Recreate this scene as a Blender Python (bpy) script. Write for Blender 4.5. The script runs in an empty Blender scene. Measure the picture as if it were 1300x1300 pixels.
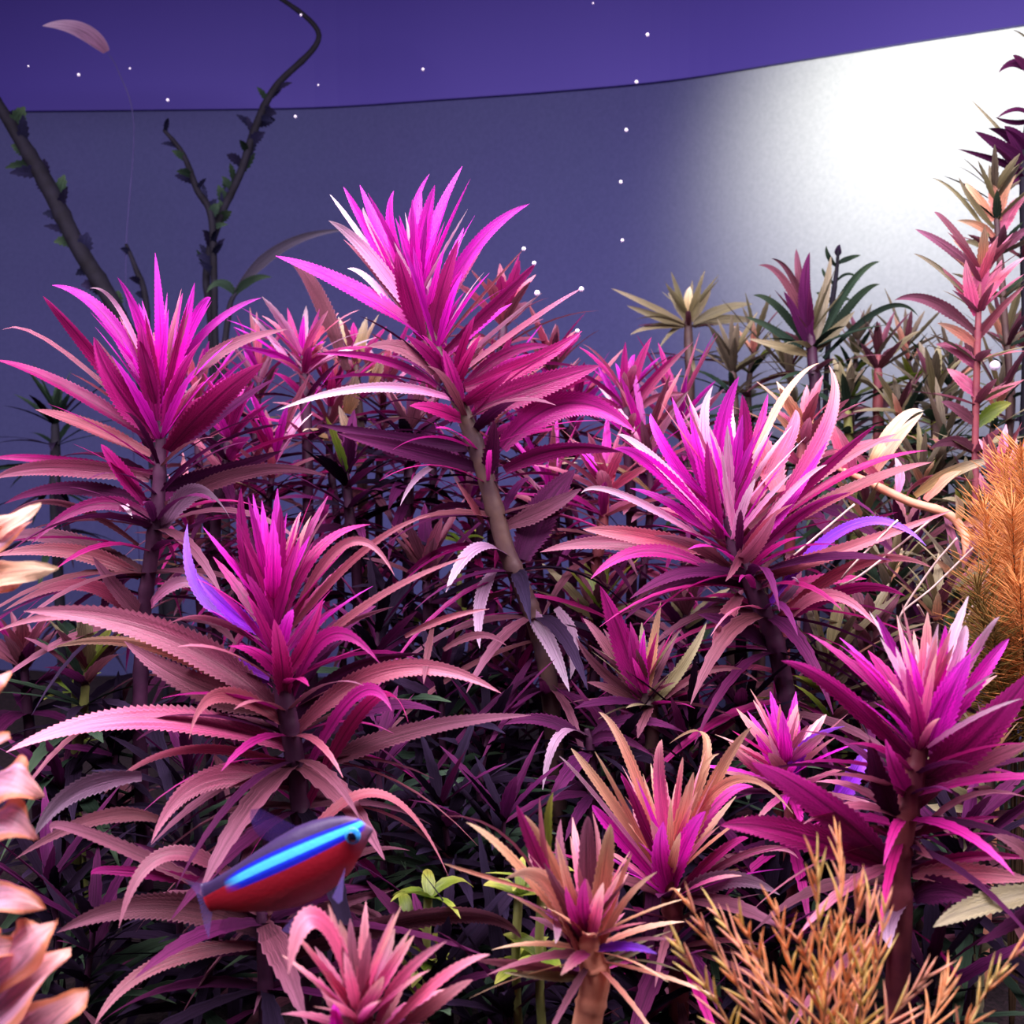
import bpy, math, random
from mathutils import Vector, Matrix
import numpy as np

random.seed(7)
R = random.Random(11)
scene = bpy.context.scene
col = scene.collection

# ------------------------------------------------------------------ camera
F = 1394.0                      # focal length in pixels of the 1300 px frame
PITCH = math.radians(6.0)
cam_d = bpy.data.cameras.new('camera')
cam_d.sensor_width = 36.0
cam_d.lens = F / 1300.0 * 36.0
cam_d.clip_start = 0.005
cam_d.clip_end = 20
cam = bpy.data.objects.new('camera', cam_d)
col.objects.link(cam)
cam.location = (0, 0, 0)
cam.rotation_euler = (math.pi / 2 - PITCH, 0, 0)
cam_d.dof.use_dof = True
cam_d.dof.focus_distance = 0.33
cam_d.dof.aperture_fstop = 28.0
scene.camera = cam
FWD = Vector((0, math.cos(PITCH), -math.sin(PITCH)))
UP = Vector((0, math.sin(PITCH), math.cos(PITCH)))
RT = Vector((1, 0, 0))


def P(px, py, d):
    """point of the tank at depth d (metres along the view axis)"""
    return (FWD + RT * ((px - 650.0) / F) + UP * ((650.0 - py) / F)) * d


# ------------------------------------------------------------------ world and lights
world = bpy.data.worlds.new('world')
scene.world = world
world.use_nodes = True
bg = world.node_tree.nodes['Background']
bg.inputs[0].default_value = (0.55, 0.42, 0.85, 1)
bg.inputs[1].default_value = 0.035

FLOOR = -0.20
FILM_TOP = 0.1935


def area(name, loc, target, sx, sy, watts, colour):
    l = bpy.data.lights.new(name, 'AREA')
    l.shape = 'RECTANGLE'; l.size = sx; l.size_y = sy
    l.energy = watts; l.color = colour
    o = bpy.data.objects.new(name, l); col.objects.link(o)
    o.location = loc
    o.rotation_euler = (Vector(target) - Vector(loc)).to_track_quat('-Z', 'Y').to_euler()
    return o


# the LED bar over the tank
area('tank_light_bar', (-0.05, 0.205, 0.225), (-0.05, 0.295, -0.08), 0.84, 0.15, 8.4, (1.0, 0.84, 0.95))
# lamp standing behind the frosted back sheet
lamp = bpy.data.lights.new('lamp_behind_sheet', 'SPOT')
lamp.energy = 3.9; lamp.color = (1.0, 0.99, 0.93); lamp.shadow_soft_size = 0.02
lamp.spot_size = math.radians(104); lamp.spot_blend = 1.0
lo = bpy.data.objects.new('lamp_behind_sheet', lamp); col.objects.link(lo)
lo.location = P(1225, 165, 0.75)
lo.rotation_euler = (P(1215, 190, 0.60) - lo.location).to_track_quat('-Z', 'Y').to_euler()

vs = scene.view_settings
vs.view_transform = 'Standard'
try:
    vs.look = 'None'
except Exception:
    pass
vs.gamma = 1.0
vs.use_curve_mapping = False
vs.exposure = 0.0


# ------------------------------------------------------------------ helpers
def lin(h):
    h = h.lstrip('#')
    c = [int(h[i:i + 2], 16) / 255 for i in (0, 2, 4)]
    return tuple(x / 12.92 if x <= 0.04045 else ((x + 0.055) / 1.055) ** 2.4 for x in c) + (1,)


def mkobj(name, verts, faces, mat, parent=None, uvs=None, smooth=True, loc=None):
    me = bpy.data.meshes.new(name)
    me.from_pydata([tuple(v) for v in verts], [], faces)
    if uvs is not None:
        ul = me.uv_layers.new(name='UVMap')
        idx = np.empty(len(me.loops), dtype=np.int32)
        me.loops.foreach_get('vertex_index', idx)
        ul.data.foreach_set('uv', np.asarray(uvs, dtype=np.float32)[idx].ravel())
    if smooth:
        me.polygons.foreach_set('use_smooth', [True] * len(me.polygons))
    me.materials.append(mat)
    o = bpy.data.objects.new(name, me)
    col.objects.link(o)
    if parent is not None:
        o.parent = parent
    if loc is not None:
        o.location = loc
    return o


def tag(o, label, cat, group=None, kind=None):
    o['label'] = label
    if cat: o['category'] = cat
    if group: o['group'] = group
    if kind: o['kind'] = kind
    return o


def empty(name, loc):
    o = bpy.data.objects.new(name, None)
    o.empty_display_size = 0.01
    col.objects.link(o)
    o.location = loc
    return o


def nodes(name):
    m = bpy.data.materials.new(name)
    m.use_nodes = True
    nt = m.node_tree
    for n in list(nt.nodes):
        nt.nodes.remove(n)
    out = nt.nodes.new('ShaderNodeOutputMaterial')
    return m, nt, out


def mth(nt, op, a, b=None, clamp=False):
    n = nt.nodes.new('ShaderNodeMath'); n.operation = op; n.use_clamp = clamp
    for i, v in enumerate((a, b)):
        if v is None: continue
        if isinstance(v, (int, float)): n.inputs[i].default_value = v
        else: nt.links.new(v, n.inputs[i])
    return n.outputs[0]


def mix(nt, f, a, b, typ='MIX'):
    n = nt.nodes.new('ShaderNodeMix'); n.data_type = 'RGBA'; n.blend_type = typ
    for s, v in ((n.inputs[0], f), (n.inputs[6], a), (n.inputs[7], b)):
        if isinstance(v, (int, float)): s.default_value = v
        elif isinstance(v, tuple): s.default_value = v
        else: nt.links.new(v, s)
    return n.outputs[2]


def ramp(nt, f, stops):
    n = nt.nodes.new('ShaderNodeValToRGB')
    e = n.color_ramp.elements
    while len(e) < len(stops): e.new(0.5)
    for i, (p, c) in enumerate(stops):
        e[i].position = p; e[i].color = c
    nt.links.new(f, n.inputs[0])
    return n.outputs[0]


def leaf_mat(name, base, mid, tip, rib, ribf=0.6, trans=0.35, rough=0.38, jit=0.35, spec=0.5, edge=0.35, edge_at=5.0, edge_col=None):
    m, nt, out = nodes(name)
    uv = nt.nodes.new('ShaderNodeUVMap')
    sp = nt.nodes.new('ShaderNodeSeparateXYZ'); nt.links.new(uv.outputs[0], sp.inputs[0])
    u, v = sp.outputs[0], sp.outputs[1]
    c = ramp(nt, v, [(0.0, lin(base)), (0.5, lin(mid)), (1.0, lin(tip))])
    oi = nt.nodes.new('ShaderNodeObjectInfo')
    # long veins
    wv = nt.nodes.new('ShaderNodeTexNoise'); wv.inputs['Scale'].default_value = 1.0
    wv.inputs['Detail'].default_value = 3
    mp = nt.nodes.new('ShaderNodeMapping'); mp.inputs['Scale'].default_value = (22, 3, 1)
    nt.links.new(uv.outputs[0], mp.inputs[0])
    cmb = nt.nodes.new('ShaderNodeCombineXYZ')
    nt.links.new(mth(nt, 'MULTIPLY', oi.outputs['Random'], 37.0), cmb.inputs[2])
    va = nt.nodes.new('ShaderNodeVectorMath'); va.operation = 'ADD'
    nt.links.new(mp.outputs[0], va.inputs[0]); nt.links.new(cmb.outputs[0], va.inputs[1])
    nt.links.new(va.outputs[0], wv.inputs['Vector'])
    val = mth(nt, 'ADD', mth(nt, 'MULTIPLY', wv.outputs[0], 2.2), -0.12)
    val = mth(nt, 'MULTIPLY', val, mth(nt, 'ADD', mth(nt, 'MULTIPLY', oi.outputs['Random'], jit * 2), 1 - jit))
    hs = nt.nodes.new('ShaderNodeHueSaturation')
    nt.links.new(val, hs.inputs['Value']); nt.links.new(c, hs.inputs['Color'])
    nt.links.new(mth(nt, 'ADD', mth(nt, 'MULTIPLY', mth(nt, 'FRACT', mth(nt, 'MULTIPLY', oi.outputs['Random'], 7.3)), 0.034), 0.483), hs.inputs['Hue'])
    c2 = hs.outputs[0]
    # midrib
    d = mth(nt, 'ABSOLUTE', mth(nt, 'SUBTRACT', u, 0.5))
    rf = mth(nt, 'MULTIPLY', mth(nt, 'SUBTRACT', 1.0, mth(nt, 'DIVIDE', d, 0.075), True), ribf, True)
    c3 = mix(nt, rf, c2, lin(rib))
    # margin a touch paler
    ef = mth(nt, 'MULTIPLY', mth(nt, 'SUBTRACT', mth(nt, 'MULTIPLY', d, 12.0), edge_at, True), edge, True)
    c4 = mix(nt, ef, c3, lin(edge_col or tip))
    # fine pale mottling of the blade
    fn = nt.nodes.new('ShaderNodeTexNoise'); fn.inputs['Scale'].default_value = 1.0; fn.inputs['Detail'].default_value = 2
    mp2 = nt.nodes.new('ShaderNodeMapping'); mp2.inputs['Scale'].default_value = (26, 110, 1)
    nt.links.new(uv.outputs[0], mp2.inputs[0]); nt.links.new(mp2.outputs[0], fn.inputs['Vector'])
    c4 = mix(nt, mth(nt, 'MULTIPLY', mth(nt, 'MULTIPLY', mth(nt, 'SUBTRACT', fn.outputs[0], 0.56, True), 5.0, True), 0.26), c4, lin(tip))
    b = nt.nodes.new('ShaderNodeBsdfPrincipled')
    nt.links.new(c4, b.inputs['Base Color'])
    b.inputs['Roughness'].default_value = rough
    b.inputs['Specular IOR Level'].default_value = spec
    bp = nt.nodes.new('ShaderNodeBump'); bp.inputs['Strength'].default_value = 0.5
    bp.inputs['Distance'].default_value = 0.0004
    nt.links.new(wv.outputs[0], bp.inputs['Height']); nt.links.new(bp.outputs[0], b.inputs['Normal'])
    t = nt.nodes.new('ShaderNodeBsdfTranslucent'); nt.links.new(c4, t.inputs[0])
    ms = nt.nodes.new('ShaderNodeMixShader'); ms.inputs[0].default_value = trans
    nt.links.new(b.outputs[0], ms.inputs[1]); nt.links.new(t.outputs[0], ms.inputs[2])
    nt.links.new(ms.outputs[0], out.inputs[0])
    return m


def plain_mat(name, c1, c2, scale=60.0, rough=0.6, trans=0.0, spec=0.3, metallic=0.0, bump=0.4, dist=0.001):
    m, nt, out = nodes(name)
    tc = nt.nodes.new('ShaderNodeTexCoord')
    n = nt.nodes.new('ShaderNodeTexNoise'); n.inputs['Scale'].default_value = scale; n.inputs['Detail'].default_value = 4
    nt.links.new(tc.outputs['Object'], n.inputs['Vector'])
    c = ramp(nt, n.outputs[0], [(0.3, lin(c1)), (0.7, lin(c2))])
    b = nt.nodes.new('ShaderNodeBsdfPrincipled')
    nt.links.new(c, b.inputs['Base Color'])
    b.inputs['Roughness'].default_value = rough; b.inputs['Specular IOR Level'].default_value = spec
    b.inputs['Metallic'].default_value = metallic
    if bump:
        bp = nt.nodes.new('ShaderNodeBump'); bp.inputs['Strength'].default_value = bump
        bp.inputs['Distance'].default_value = dist
        nt.links.new(n.outputs[0], bp.inputs['Height']); nt.links.new(bp.outputs[0], b.inputs['Normal'])
    if trans > 0:
        t = nt.nodes.new('ShaderNodeBsdfTranslucent'); nt.links.new(c, t.inputs[0])
        ms = nt.nodes.new('ShaderNodeMixShader'); ms.inputs[0].default_value = trans
        nt.links.new(b.outputs[0], ms.inputs[1]); nt.links.new(t.outputs[0], ms.inputs[2])
        nt.links.new(ms.outputs[0], out.inputs[0])
    else:
        nt.links.new(b.outputs[0], out.inputs[0])
    return m


LM = {
    'M': leaf_mat('leaf_hot_magenta', '#a00e7c', '#de18c0', '#ee48e4', '#6e0a58', 0.55, 0.45),
    'D': leaf_mat('leaf_crimson', '#760c50', '#a61672', '#cc369a', '#3a062c', 0.7, 0.38),
    'S': leaf_mat('leaf_salmon', '#74344a', '#a05068', '#cc8098', '#662a42', 0.5, 0.30),
    'B': leaf_mat('leaf_brown_mauve', '#5a2e3a', '#784456', '#98607a', '#40202c', 0.5, 0.28, 0.6, 0.35, 0.2),
    'W': leaf_mat('leaf_pale_pink', '#e070b8', '#f2b4dc', '#fdeaf6', '#e59ac8', 0.4, 0.30, 0.3),
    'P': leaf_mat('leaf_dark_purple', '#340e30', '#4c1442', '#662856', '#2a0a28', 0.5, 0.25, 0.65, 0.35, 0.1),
    'V': leaf_mat('leaf_violet_lit', '#8a1fc0', '#9a30f0', '#b070ff', '#6010a0', 0.5, 0.35),  # blue light falling on these leaves is put into their colour
    'O': leaf_mat('leaf_peach', '#cf7a72', '#eaa888', '#fcdcb8', '#c07868', 0.4, 0.35),
    'L': leaf_mat('leaf_olive', '#6c6444', '#8a8460', '#b0a888', '#55503a', 0.4, 0.3),
    'G': leaf_mat('leaf_green', '#4e6a20', '#7a9030', '#b8bc58', '#3e5418', 0.4, 0.35),
    'Y': leaf_mat('leaf_straw', '#c8a068', '#e4cc9c', '#f6ecd0', '#b89868', 0.4, 0.3),
    'U': leaf_mat('leaf_dusty_lilac', '#7a5070', '#9c7898', '#c4a8c4', '#6a4868', 0.3, 0.25),
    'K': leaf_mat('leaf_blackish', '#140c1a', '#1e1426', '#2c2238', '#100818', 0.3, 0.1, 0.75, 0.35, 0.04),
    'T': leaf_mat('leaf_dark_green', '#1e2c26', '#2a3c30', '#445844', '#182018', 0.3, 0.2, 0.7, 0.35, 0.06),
    'C': leaf_mat('leaf_drab_taupe', '#4e463c', '#6e6454', '#948a74', '#3c362e', 0.4, 0.3, 0.5, 0.35, 0.25),
    'Z': leaf_mat('leaf_haze_slate', '#14132a', '#1e1c38', '#2c2a4a', '#100f20', 0.3, 0.15, 0.8, 0.3, 0.1),  # bluish water haze mixed into the colour of the rear leaf stubs
    'X': leaf_mat('leaf_dull_grey', '#2e2a3c', '#4a4458', '#6a6478', '#2a2636', 0.3, 0.2, 0.7),
    'R': leaf_mat('leaf_rose', '#a83e6a', '#d45e88', '#f2a6ba', '#983c64', 0.4, 0.35),
    'N': leaf_mat('leaf_magenta_salmon', '#b01880', '#d86098', '#f4c0b4', '#981468', 0.45, 0.38),
}
STEM = {
    'purple': plain_mat('stem_purple', '#2a1028', '#482440', 120, 0.5),
    'olive': plain_mat('stem_olive', '#38242e', '#56423a', 120, 0.5),
    'red': plain_mat('stem_red_brown', '#6a2c40', '#8e4a4c', 120, 0.5),
    'salmon': plain_mat('stem_salmon', '#d88a70', '#f0b090', 120, 0.5),
    'hazy': plain_mat('stem_hazy_violet', '#3c3868', '#484274', 120, 0.8),  # haze painted into the stalk colour, close to the panel violet
    'dark': plain_mat('stem_dark', '#0c0a16', '#1c1a2a', 120, 0.8),
    'green': plain_mat('stem_green', '#5c6438', '#808448', 120, 0.5),
}


def bez(b, m, t, n):
    c = m * 2 - (b + t) * 0.5
    pts, tan = [], []
    for i in range(n):
        s = i / (n - 1)
        pts.append(b * (1 - s) ** 2 + c * (2 * s * (1 - s)) + t * s * s)
        g = (c - b) * (2 * (1 - s)) + (t - c) * (2 * s)
        if g.length < 1e-9: g = t - b
        tan.append(g.normalized())
    return pts, tan


def leaf_mesh(b, m, t, W, wdir, teeth=14, tooth=0.16, fold=0.25, twist=0.0, ruffle=0.0, rnd=None, prof='lin'):
    """a blade from b through m to t; serrated margin, folded along the midrib. Coordinates relative to b."""
    n = teeth * 2 + 1
    pts, tan = bez(b, m, t, n)
    c_ = m * 2 - (b + t) * 0.5
    V, UV, Fc = [], [], []
    nc = 5
    ph = (rnd or R).random() * 6
    w0 = wdir
    for i in range(n):
        s = i / (n - 1)
        if i % 2 == 1:                       # the point of a tooth leans toward the leaf tip
            s = (i + 0.62) / (n - 1)
            pts[i] = b * (1 - s) ** 2 + c_ * (2 * s * (1 - s)) + t * s * s
        T = tan[i]
        w = w0 - T * w0.dot(T)
        if w.length < 1e-6: w = T.orthogonal()
        w.normalize()
        w0 = w
        nrm = T.cross(w)
        if twist:
            q = Matrix.Rotation(twist * s, 3, T); w = q @ w; nrm = q @ nrm
        if prof == 'lin':
            f = min(1.0, 0.42 + 2.0 * s) * max(0.0, 1 - s ** 2.4) ** 0.8
        elif prof == 'oval':
            f = max(0.0, math.sin(math.pi * min(1.0, (s * 0.95 + 0.05)) ** 0.8)) ** 0.75
        else:
            f = max(0.03, 1 - s)
        hw = W * 0.5 * max(f, 0.03)
        if i % 2 == 0 and 0 < i < n - 1: hw *= (1 - tooth)
        for k in range(nc):
            u = k / (nc - 1)
            x = (u - 0.5) * 2
            rz = 0.0
            if ruffle:
                rz = ruffle * W * (abs(x) ** 1.5) * math.sin(s * 11 + ph + x * 1.3) + ruffle * 0.5 * W * math.sin(s * 6 + x * 4 + ph)
            V.append(pts[i] + w * (x * hw) + nrm * (abs(x) ** 1.3 * hw * fold + rz) - b)
            UV.append((u, s))
    for i in range(n - 1):
        for k in range(nc - 1):
            a = i * nc + k
            Fc.append((a, a + 1, a + nc + 1, a + nc))
    return V, Fc, UV


def add_leaf(root, b, m, t, W, colour, wdir, name='leaf', **kw):
    V, Fc, UV = leaf_mesh(b, m, t, W, wdir, **kw)
    return mkobj(name, V, Fc, LM[colour], root, UV, True, b - root.location)


def tube(pts, radii, sides=8, node_every=0):
    V, Fc, UV = [], [], []
    n = len(pts)
    ref = Vector((0, 1, 0.1))
    for i, p in enumerate(pts):
        T = (pts[min(i + 1, n - 1)] - pts[max(i - 1, 0)]).normalized()
        a = T.cross(ref)
        if a.length < 1e-4: a = T.cross(Vector((1, 0, 0)))
        a.normalize(); c = T.cross(a)
        for k in range(sides):
            an = 2 * math.pi * k / sides
            V.append(p + (a * math.cos(an) + c * math.sin(an)) * radii[i]); UV.append((k / sides, i / (n - 1)))
    for i in range(n - 1):
        for k in range(sides):
            Fc.append((i * sides + k, i * sides + (k + 1) % sides, (i + 1) * sides + (k + 1) % sides, (i + 1) * sides + k))
    Fc.append(tuple(range(sides))[::-1]); Fc.append(tuple((n - 1) * sides + k for k in range(sides)))
    return V, Fc, UV


def smooth_path(pts, per=8):
    out = []
    n = len(pts)
    for i in range(n - 1):
        p0, p1, p2, p3 = pts[max(i - 1, 0)], pts[i], pts[i + 1], pts[min(i + 2, n - 1)]
        for k in range(per):
            s = k / per
            out.append(0.5 * ((2 * p1) + (p2 - p0) * s + (2 * p0 - 5 * p1 + 4 * p2 - p3) * s * s + (3 * p1 - p0 - 3 * p2 + p3) * s ** 3))
    out.append(pts[-1])
    return out


class Plant:
    def __init__(self, name, label, depth, stem, sw, stem_mat='purple', group=None, cat='plant', to_floor=True, taper=0.45):
        self.d = depth
        pts = [P(x, y, depth) for x, y in stem]
        if to_floor:
            e = pts[-1]
            if e.z > FLOOR + 0.002:
                g = Vector((e.x + (pts[-1].x - pts[0].x) * 0.15, e.y + 0.004, FLOOR))
                pts.append(g)
        base = pts[-1]
        self.root = empty(name, base)
        tag(self.root, label, cat, group)
        path = smooth_path(pts, 10)
        r = sw * depth / F * 0.5
        n = len(path)
        rad = []
        for i in range(n):
            s = i / (n - 1)
            rr = r * (taper + (1 - taper) * min(1.0, s * 3.0))
            if i % 10 == 5: rr *= 1.12
            rad.append(rr)
        V, Fc, UV = tube([p - base for p in path], rad)
        self.stem = mkobj('stem', V, Fc, STEM[stem_mat], self.root, UV)
        self.path = path
        self.r = r

    def leaves(self, data, teeth=13, tooth=0.17, **kw):
        for ln in data.strip().splitlines():
            k = ln.split('#')[0].split()
            if not k: continue
            bx, by, mx, my, tx, ty, w = map(float, k[:7])
            c = k[7]
            L = (math.hypot(mx - bx, my - by) + math.hypot(tx - mx, ty - my)) * self.d / F
            dz = float(k[8]) * 0.01 if len(k) > 8 else R.uniform(-0.38, 0.38) * L
            b = P(bx, by, self.d); m = P(mx, my, self.d + dz * 0.42); t = P(tx, ty, self.d + dz)
            T = (t - b).normalized()
            view = ((b + t) * 0.5).normalized()
            wd = T.cross(view).normalized()
            wd = Matrix.Rotation(R.uniform(-0.75, 0.75), 3, T) @ wd
            W = w * self.d / F * 1.02
            if W < 0.0022: tt, tooth_ = 7, 0.1
            else: tt, tooth_ = max(8, min(44, int(L / 0.0014))), tooth
            add_leaf(self.root, b, m, t, W, c, wd, teeth=tt, tooth=tooth_, fold=R.uniform(0.1, 0.4), twist=R.uniform(-0.3, 0.3), **kw)
        return self

    def at(self, s):
        f = s * (len(self.path) - 1); i = min(int(f), len(self.path) - 2)
        return self.path[i].lerp(self.path[i + 1], f - i)

    def whorl(self, s, n, L, elev, droop, w, cols, jit=0.25, phase=None, az=None, teeth=8):
        """leaves radiating from one node of the stem; s along the stem, L and w in metres, angles in degrees"""
        p = self.at(s)
        ph = R.random() * 6.28 if phase is None else phase
        for k in range(n):
            a = ph + 2 * math.pi * (k + R.uniform(-jit, jit)) / n
            if az and not (az[0] <= math.degrees(a) % 360 <= az[1]): continue
            rdir = Vector((math.cos(a), math.sin(a), 0))
            e = math.radians(elev + R.uniform(-12, 12))
            l = L * R.uniform(0.7, 1.15)
            dr = droop * R.uniform(0.5, 1.4)
            v = rdir * math.cos(e) + Vector((0, 0, 1)) * math.sin(e)
            t = p + v * l - Vector((0, 0, dr * l))
            m = p + v * (l * 0.52) - Vector((0, 0, dr * l * 0.22))
            wd = Vector((-math.sin(a), math.cos(a), 0)) + Vector((0, 0, R.uniform(-0.5, 0.5)))
            add_leaf(self.root, p, m, t, w * R.uniform(0.75, 1.2), R.choice(cols), wd, teeth=teeth, tooth=0.16,
                     fold=R.uniform(0.1, 0.35), twist=R.uniform(-0.5, 0.5))
        return self


MARKS = [(200, 560, 'near the tall magenta plant by the dark stems'), (600, 560, 'near the leaning stem'),
         (930, 650, 'near the bushy magenta plant'), (360, 880, 'near the crimson-topped plant'), (400, 1090, 'near the neon fish'),
         (1160, 950, 'near the pink and white crown'), (850, 1080, 'near the peach-tipped plant'), (745, 1180, 'near the brown-pink rosette'),
         (820, 860, 'near the small magenta-centred plant'), (1060, 1200, 'near the golden feathery plant'),
         (1280, 750, 'near the orange feathery plant'), (1245, 400, 'near the slender pink-tipped plant'),
         (1030, 400, 'near the purple-brown plant'), (874, 400, 'near the pale olive star'), (40, 1150, 'near the ruffled peach plant'),
         (384, 450, 'near the tangled straw leaves')]


def near(x, y):
    return min(MARKS, key=lambda m: math.hypot(m[0] - x, m[1] - y))[2]


# ------------------------------------------------------------------ setting: back sheet, upper panel, substrate
def film_mat():
    m, nt, out = nodes('frosted_back_sheet')
    tc = nt.nodes.new('ShaderNodeTexCoord')
    n = nt.nodes.new('ShaderNodeTexNoise'); n.inputs['Scale'].default_value = 420; n.inputs['Detail'].default_value = 2
    nt.links.new(tc.outputs['Object'], n.inputs['Vector'])
    n2 = nt.nodes.new('ShaderNodeTexNoise'); n2.inputs['Scale'].default_value = 14; n2.inputs['Detail'].default_value = 3
    nt.links.new(tc.outputs['Object'], n2.inputs['Vector'])
    c = mix(nt, n.outputs[0], lin('#58589c'), lin('#686aac'))
    c = mix(nt, mth(nt, 'MULTIPLY', n2.outputs[0], 0.35), c, lin('#5c7098'))
    d = nt.nodes.new('ShaderNodeBsdfDiffuse'); nt.links.new(c, d.inputs[0])
    t = nt.nodes.new('ShaderNodeBsdfTranslucent'); nt.links.new(mix(nt, n.outputs[0], lin('#d8dcd4'), lin('#f6f8f0')), t.inputs[0])
    ms = nt.nodes.new('ShaderNodeMixShader'); ms.inputs[0].default_value = 0.45
    nt.links.new(d.outputs[0], ms.inputs[1]); nt.links.new(t.outputs[0], ms.inputs[2])
    nt.links.new(ms.outputs[0], out.inputs[0])
    return m


EDGE = [(-420, 150), (-200, 146), (0, 143), (200, 141), (400, 138), (560, 128), (700, 118), (850, 104), (1000, 81),
        (1150, 57), (1300, 34), (1500, 2), (1750, -40)]


def edge_pt(px, py, off=0.0):
    t = (650 - py) / F
    d = FILM_TOP / (-math.sin(PITCH) + math.cos(PITCH) * t) + off
    p = P(px, py, d)
    return Vector((p.x, p.y, 0))


def curved_wall(name, off, z0, z1, thick, mat, bevel=False):
    pl = smooth_path([edge_pt(x, y, off) for x, y in EDGE], 6)
    V, Fc = [], []
    n = len(pl)
    for i, p in enumerate(pl):
        T = (pl[min(i + 1, n - 1)] - pl[max(i - 1, 0)]).normalized()
        nm = Vector((-T.y, T.x, 0))
        for q, z in ((p, z0), (p, z1), (p + nm * thick, z1), (p + nm * thick, z0)):
            V.append(Vector((q.x, q.y, z)))
    for i in range(n - 1):
        for k in range(4):
            a, b = i * 4 + k, i * 4 + (k + 1) % 4
            Fc.append((a, b, b + 4, a + 4))
    Fc.append((0, 3, 2, 1)); Fc.append(tuple((n - 1) * 4 + k for k in range(4)))
    return mkobj(name, V, Fc, mat, smooth=False)


pl = smooth_path([edge_pt(x, y) for x, y in EDGE], 6)
V = [Vector((p.x, p.y, z)) for p in pl for z in (FLOOR, FILM_TOP + 0.02)]
film = mkobj('wall_back', V, [(2 * i, 2 * i + 2, 2 * i + 3, 2 * i + 1) for i in range(len(pl) - 1)], film_mat())
tag(film, 'frosted grey-blue back sheet of the tank, glowing white where a lamp stands behind it', None, kind='structure')
panel = curved_wall('wall_back_upper', -0.004, FILM_TOP, FILM_TOP + 0.22, 0.004,
                    plain_mat('violet_panel', '#463a98', '#4c40a2', 2, 0.55, bump=0.0))
tag(panel, 'dark violet upper rear panel above the frosted sheet', None, kind='structure')


def soil_mat():
    return plain_mat('dark_aquasoil', '#120c10', '#2e2026', 500, 0.9, bump=1.0, dist=0.002)


V, Fc = [], []
nx, ny = 60, 50
for j in range(ny):
    for i in range(nx):
        x = -0.62 + 1.24 * i / (nx - 1); y = 0.02 + 0.86 * j / (ny - 1)
        V.append(Vector((x, y, FLOOR + 0.003 * math.sin(x * 37 + y * 23) * math.sin(y * 31) + 0.0015 * R.random())))
for j in range(ny - 1):
    for i in range(nx - 1):
        a = j * nx + i
        Fc.append((a, a + 1, a + nx + 1, a + nx))
fl = mkobj('floor', V, Fc, soil_mat())
tag(fl, 'dark soil bed under the plants', None, kind='structure')

# ------------------------------------------------------------------ the main stem plants (leaf: base, middle, tip, width, colour, depth of the tip in cm)
A = Plant('stem_plant', 'tall magenta stem plant with pink arching lower leaves, growing beside the rear dark stems', 0.36,
          [(204, 500), (204, 563), (200, 640), (190, 720), (182, 790), (178, 950)], 19, 'purple')
A.leaves('''
204 521 204 421 197 321 20 M -.5
206 521 228 438 247 359 21 M -1
200 505 180 414 149 352 19 M
195 520 138 407 66 362 24 M -1
190 540 107 435 55 376 25 D -2
192 490 152 393 114 366 9 W
200 552 149 494 119 428 36 D -2.5
190 545 69 438 3 419 7 S
195 560 80 490 -6 457 24 D -1
192 577 110 540 45 520 22 S -2
225 465 277 407 332 378 12 M
216 485 249 404 268 378 18 M
213 572 277 504 334 461 40 D -3
206 550 225 480 258 431 18 D -2
250 478 290 440 365 418 20 S 1
220 575 290 520 350 480 22 P 2
200 545 187 466 178 410 28 D -2.5
204 530 214 470 222 400 16 M 1
202 520 190 440 176 385 14 M 2
206 515 216 440 232 372 16 D 2
185 640 150 594 128 564 24 D -2
190 607 69 593 -8 608 26 S -1
195 600 60 583 -8 582 14 D -1
176 692 80 638 5 658 14 B -2
180 724 69 682 -8 690 26 B -1
178 732 90 700 -8 706 24 S -2
210 642 320 598 417 605 22 B -2
204 676 250 622 292 658 28 U -2
205 620 277 600 358 572 28 P -1
192 640 90 620 5 640 22 P 1
196 660 120 640 40 690 20 D -2
190 770 238 738 284 782 18 W -3
187 787 150 750 118 707 24 B -2
150 640 158 642 168 658 12 W -1
180 800 110 742 4 776 22 R -3
''')
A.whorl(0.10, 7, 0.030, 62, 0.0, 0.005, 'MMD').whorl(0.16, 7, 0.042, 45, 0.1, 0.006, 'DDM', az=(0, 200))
A.whorl(0.28, 6, 0.05, 25, 0.3, 0.006, 'PDB', az=(0, 180)).whorl(0.40, 6, 0.05, 15, 0.4, 0.006, 'PB').whorl(0.52, 6, 0.05, 8, 0.5, 0.006, 'PBB').whorl(0.66, 6, 0.045, 0, 0.5, 0.006, 'PBK').whorl(0.8, 6, 0.045, 0, 0.5, 0.006, 'PBK')

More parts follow.
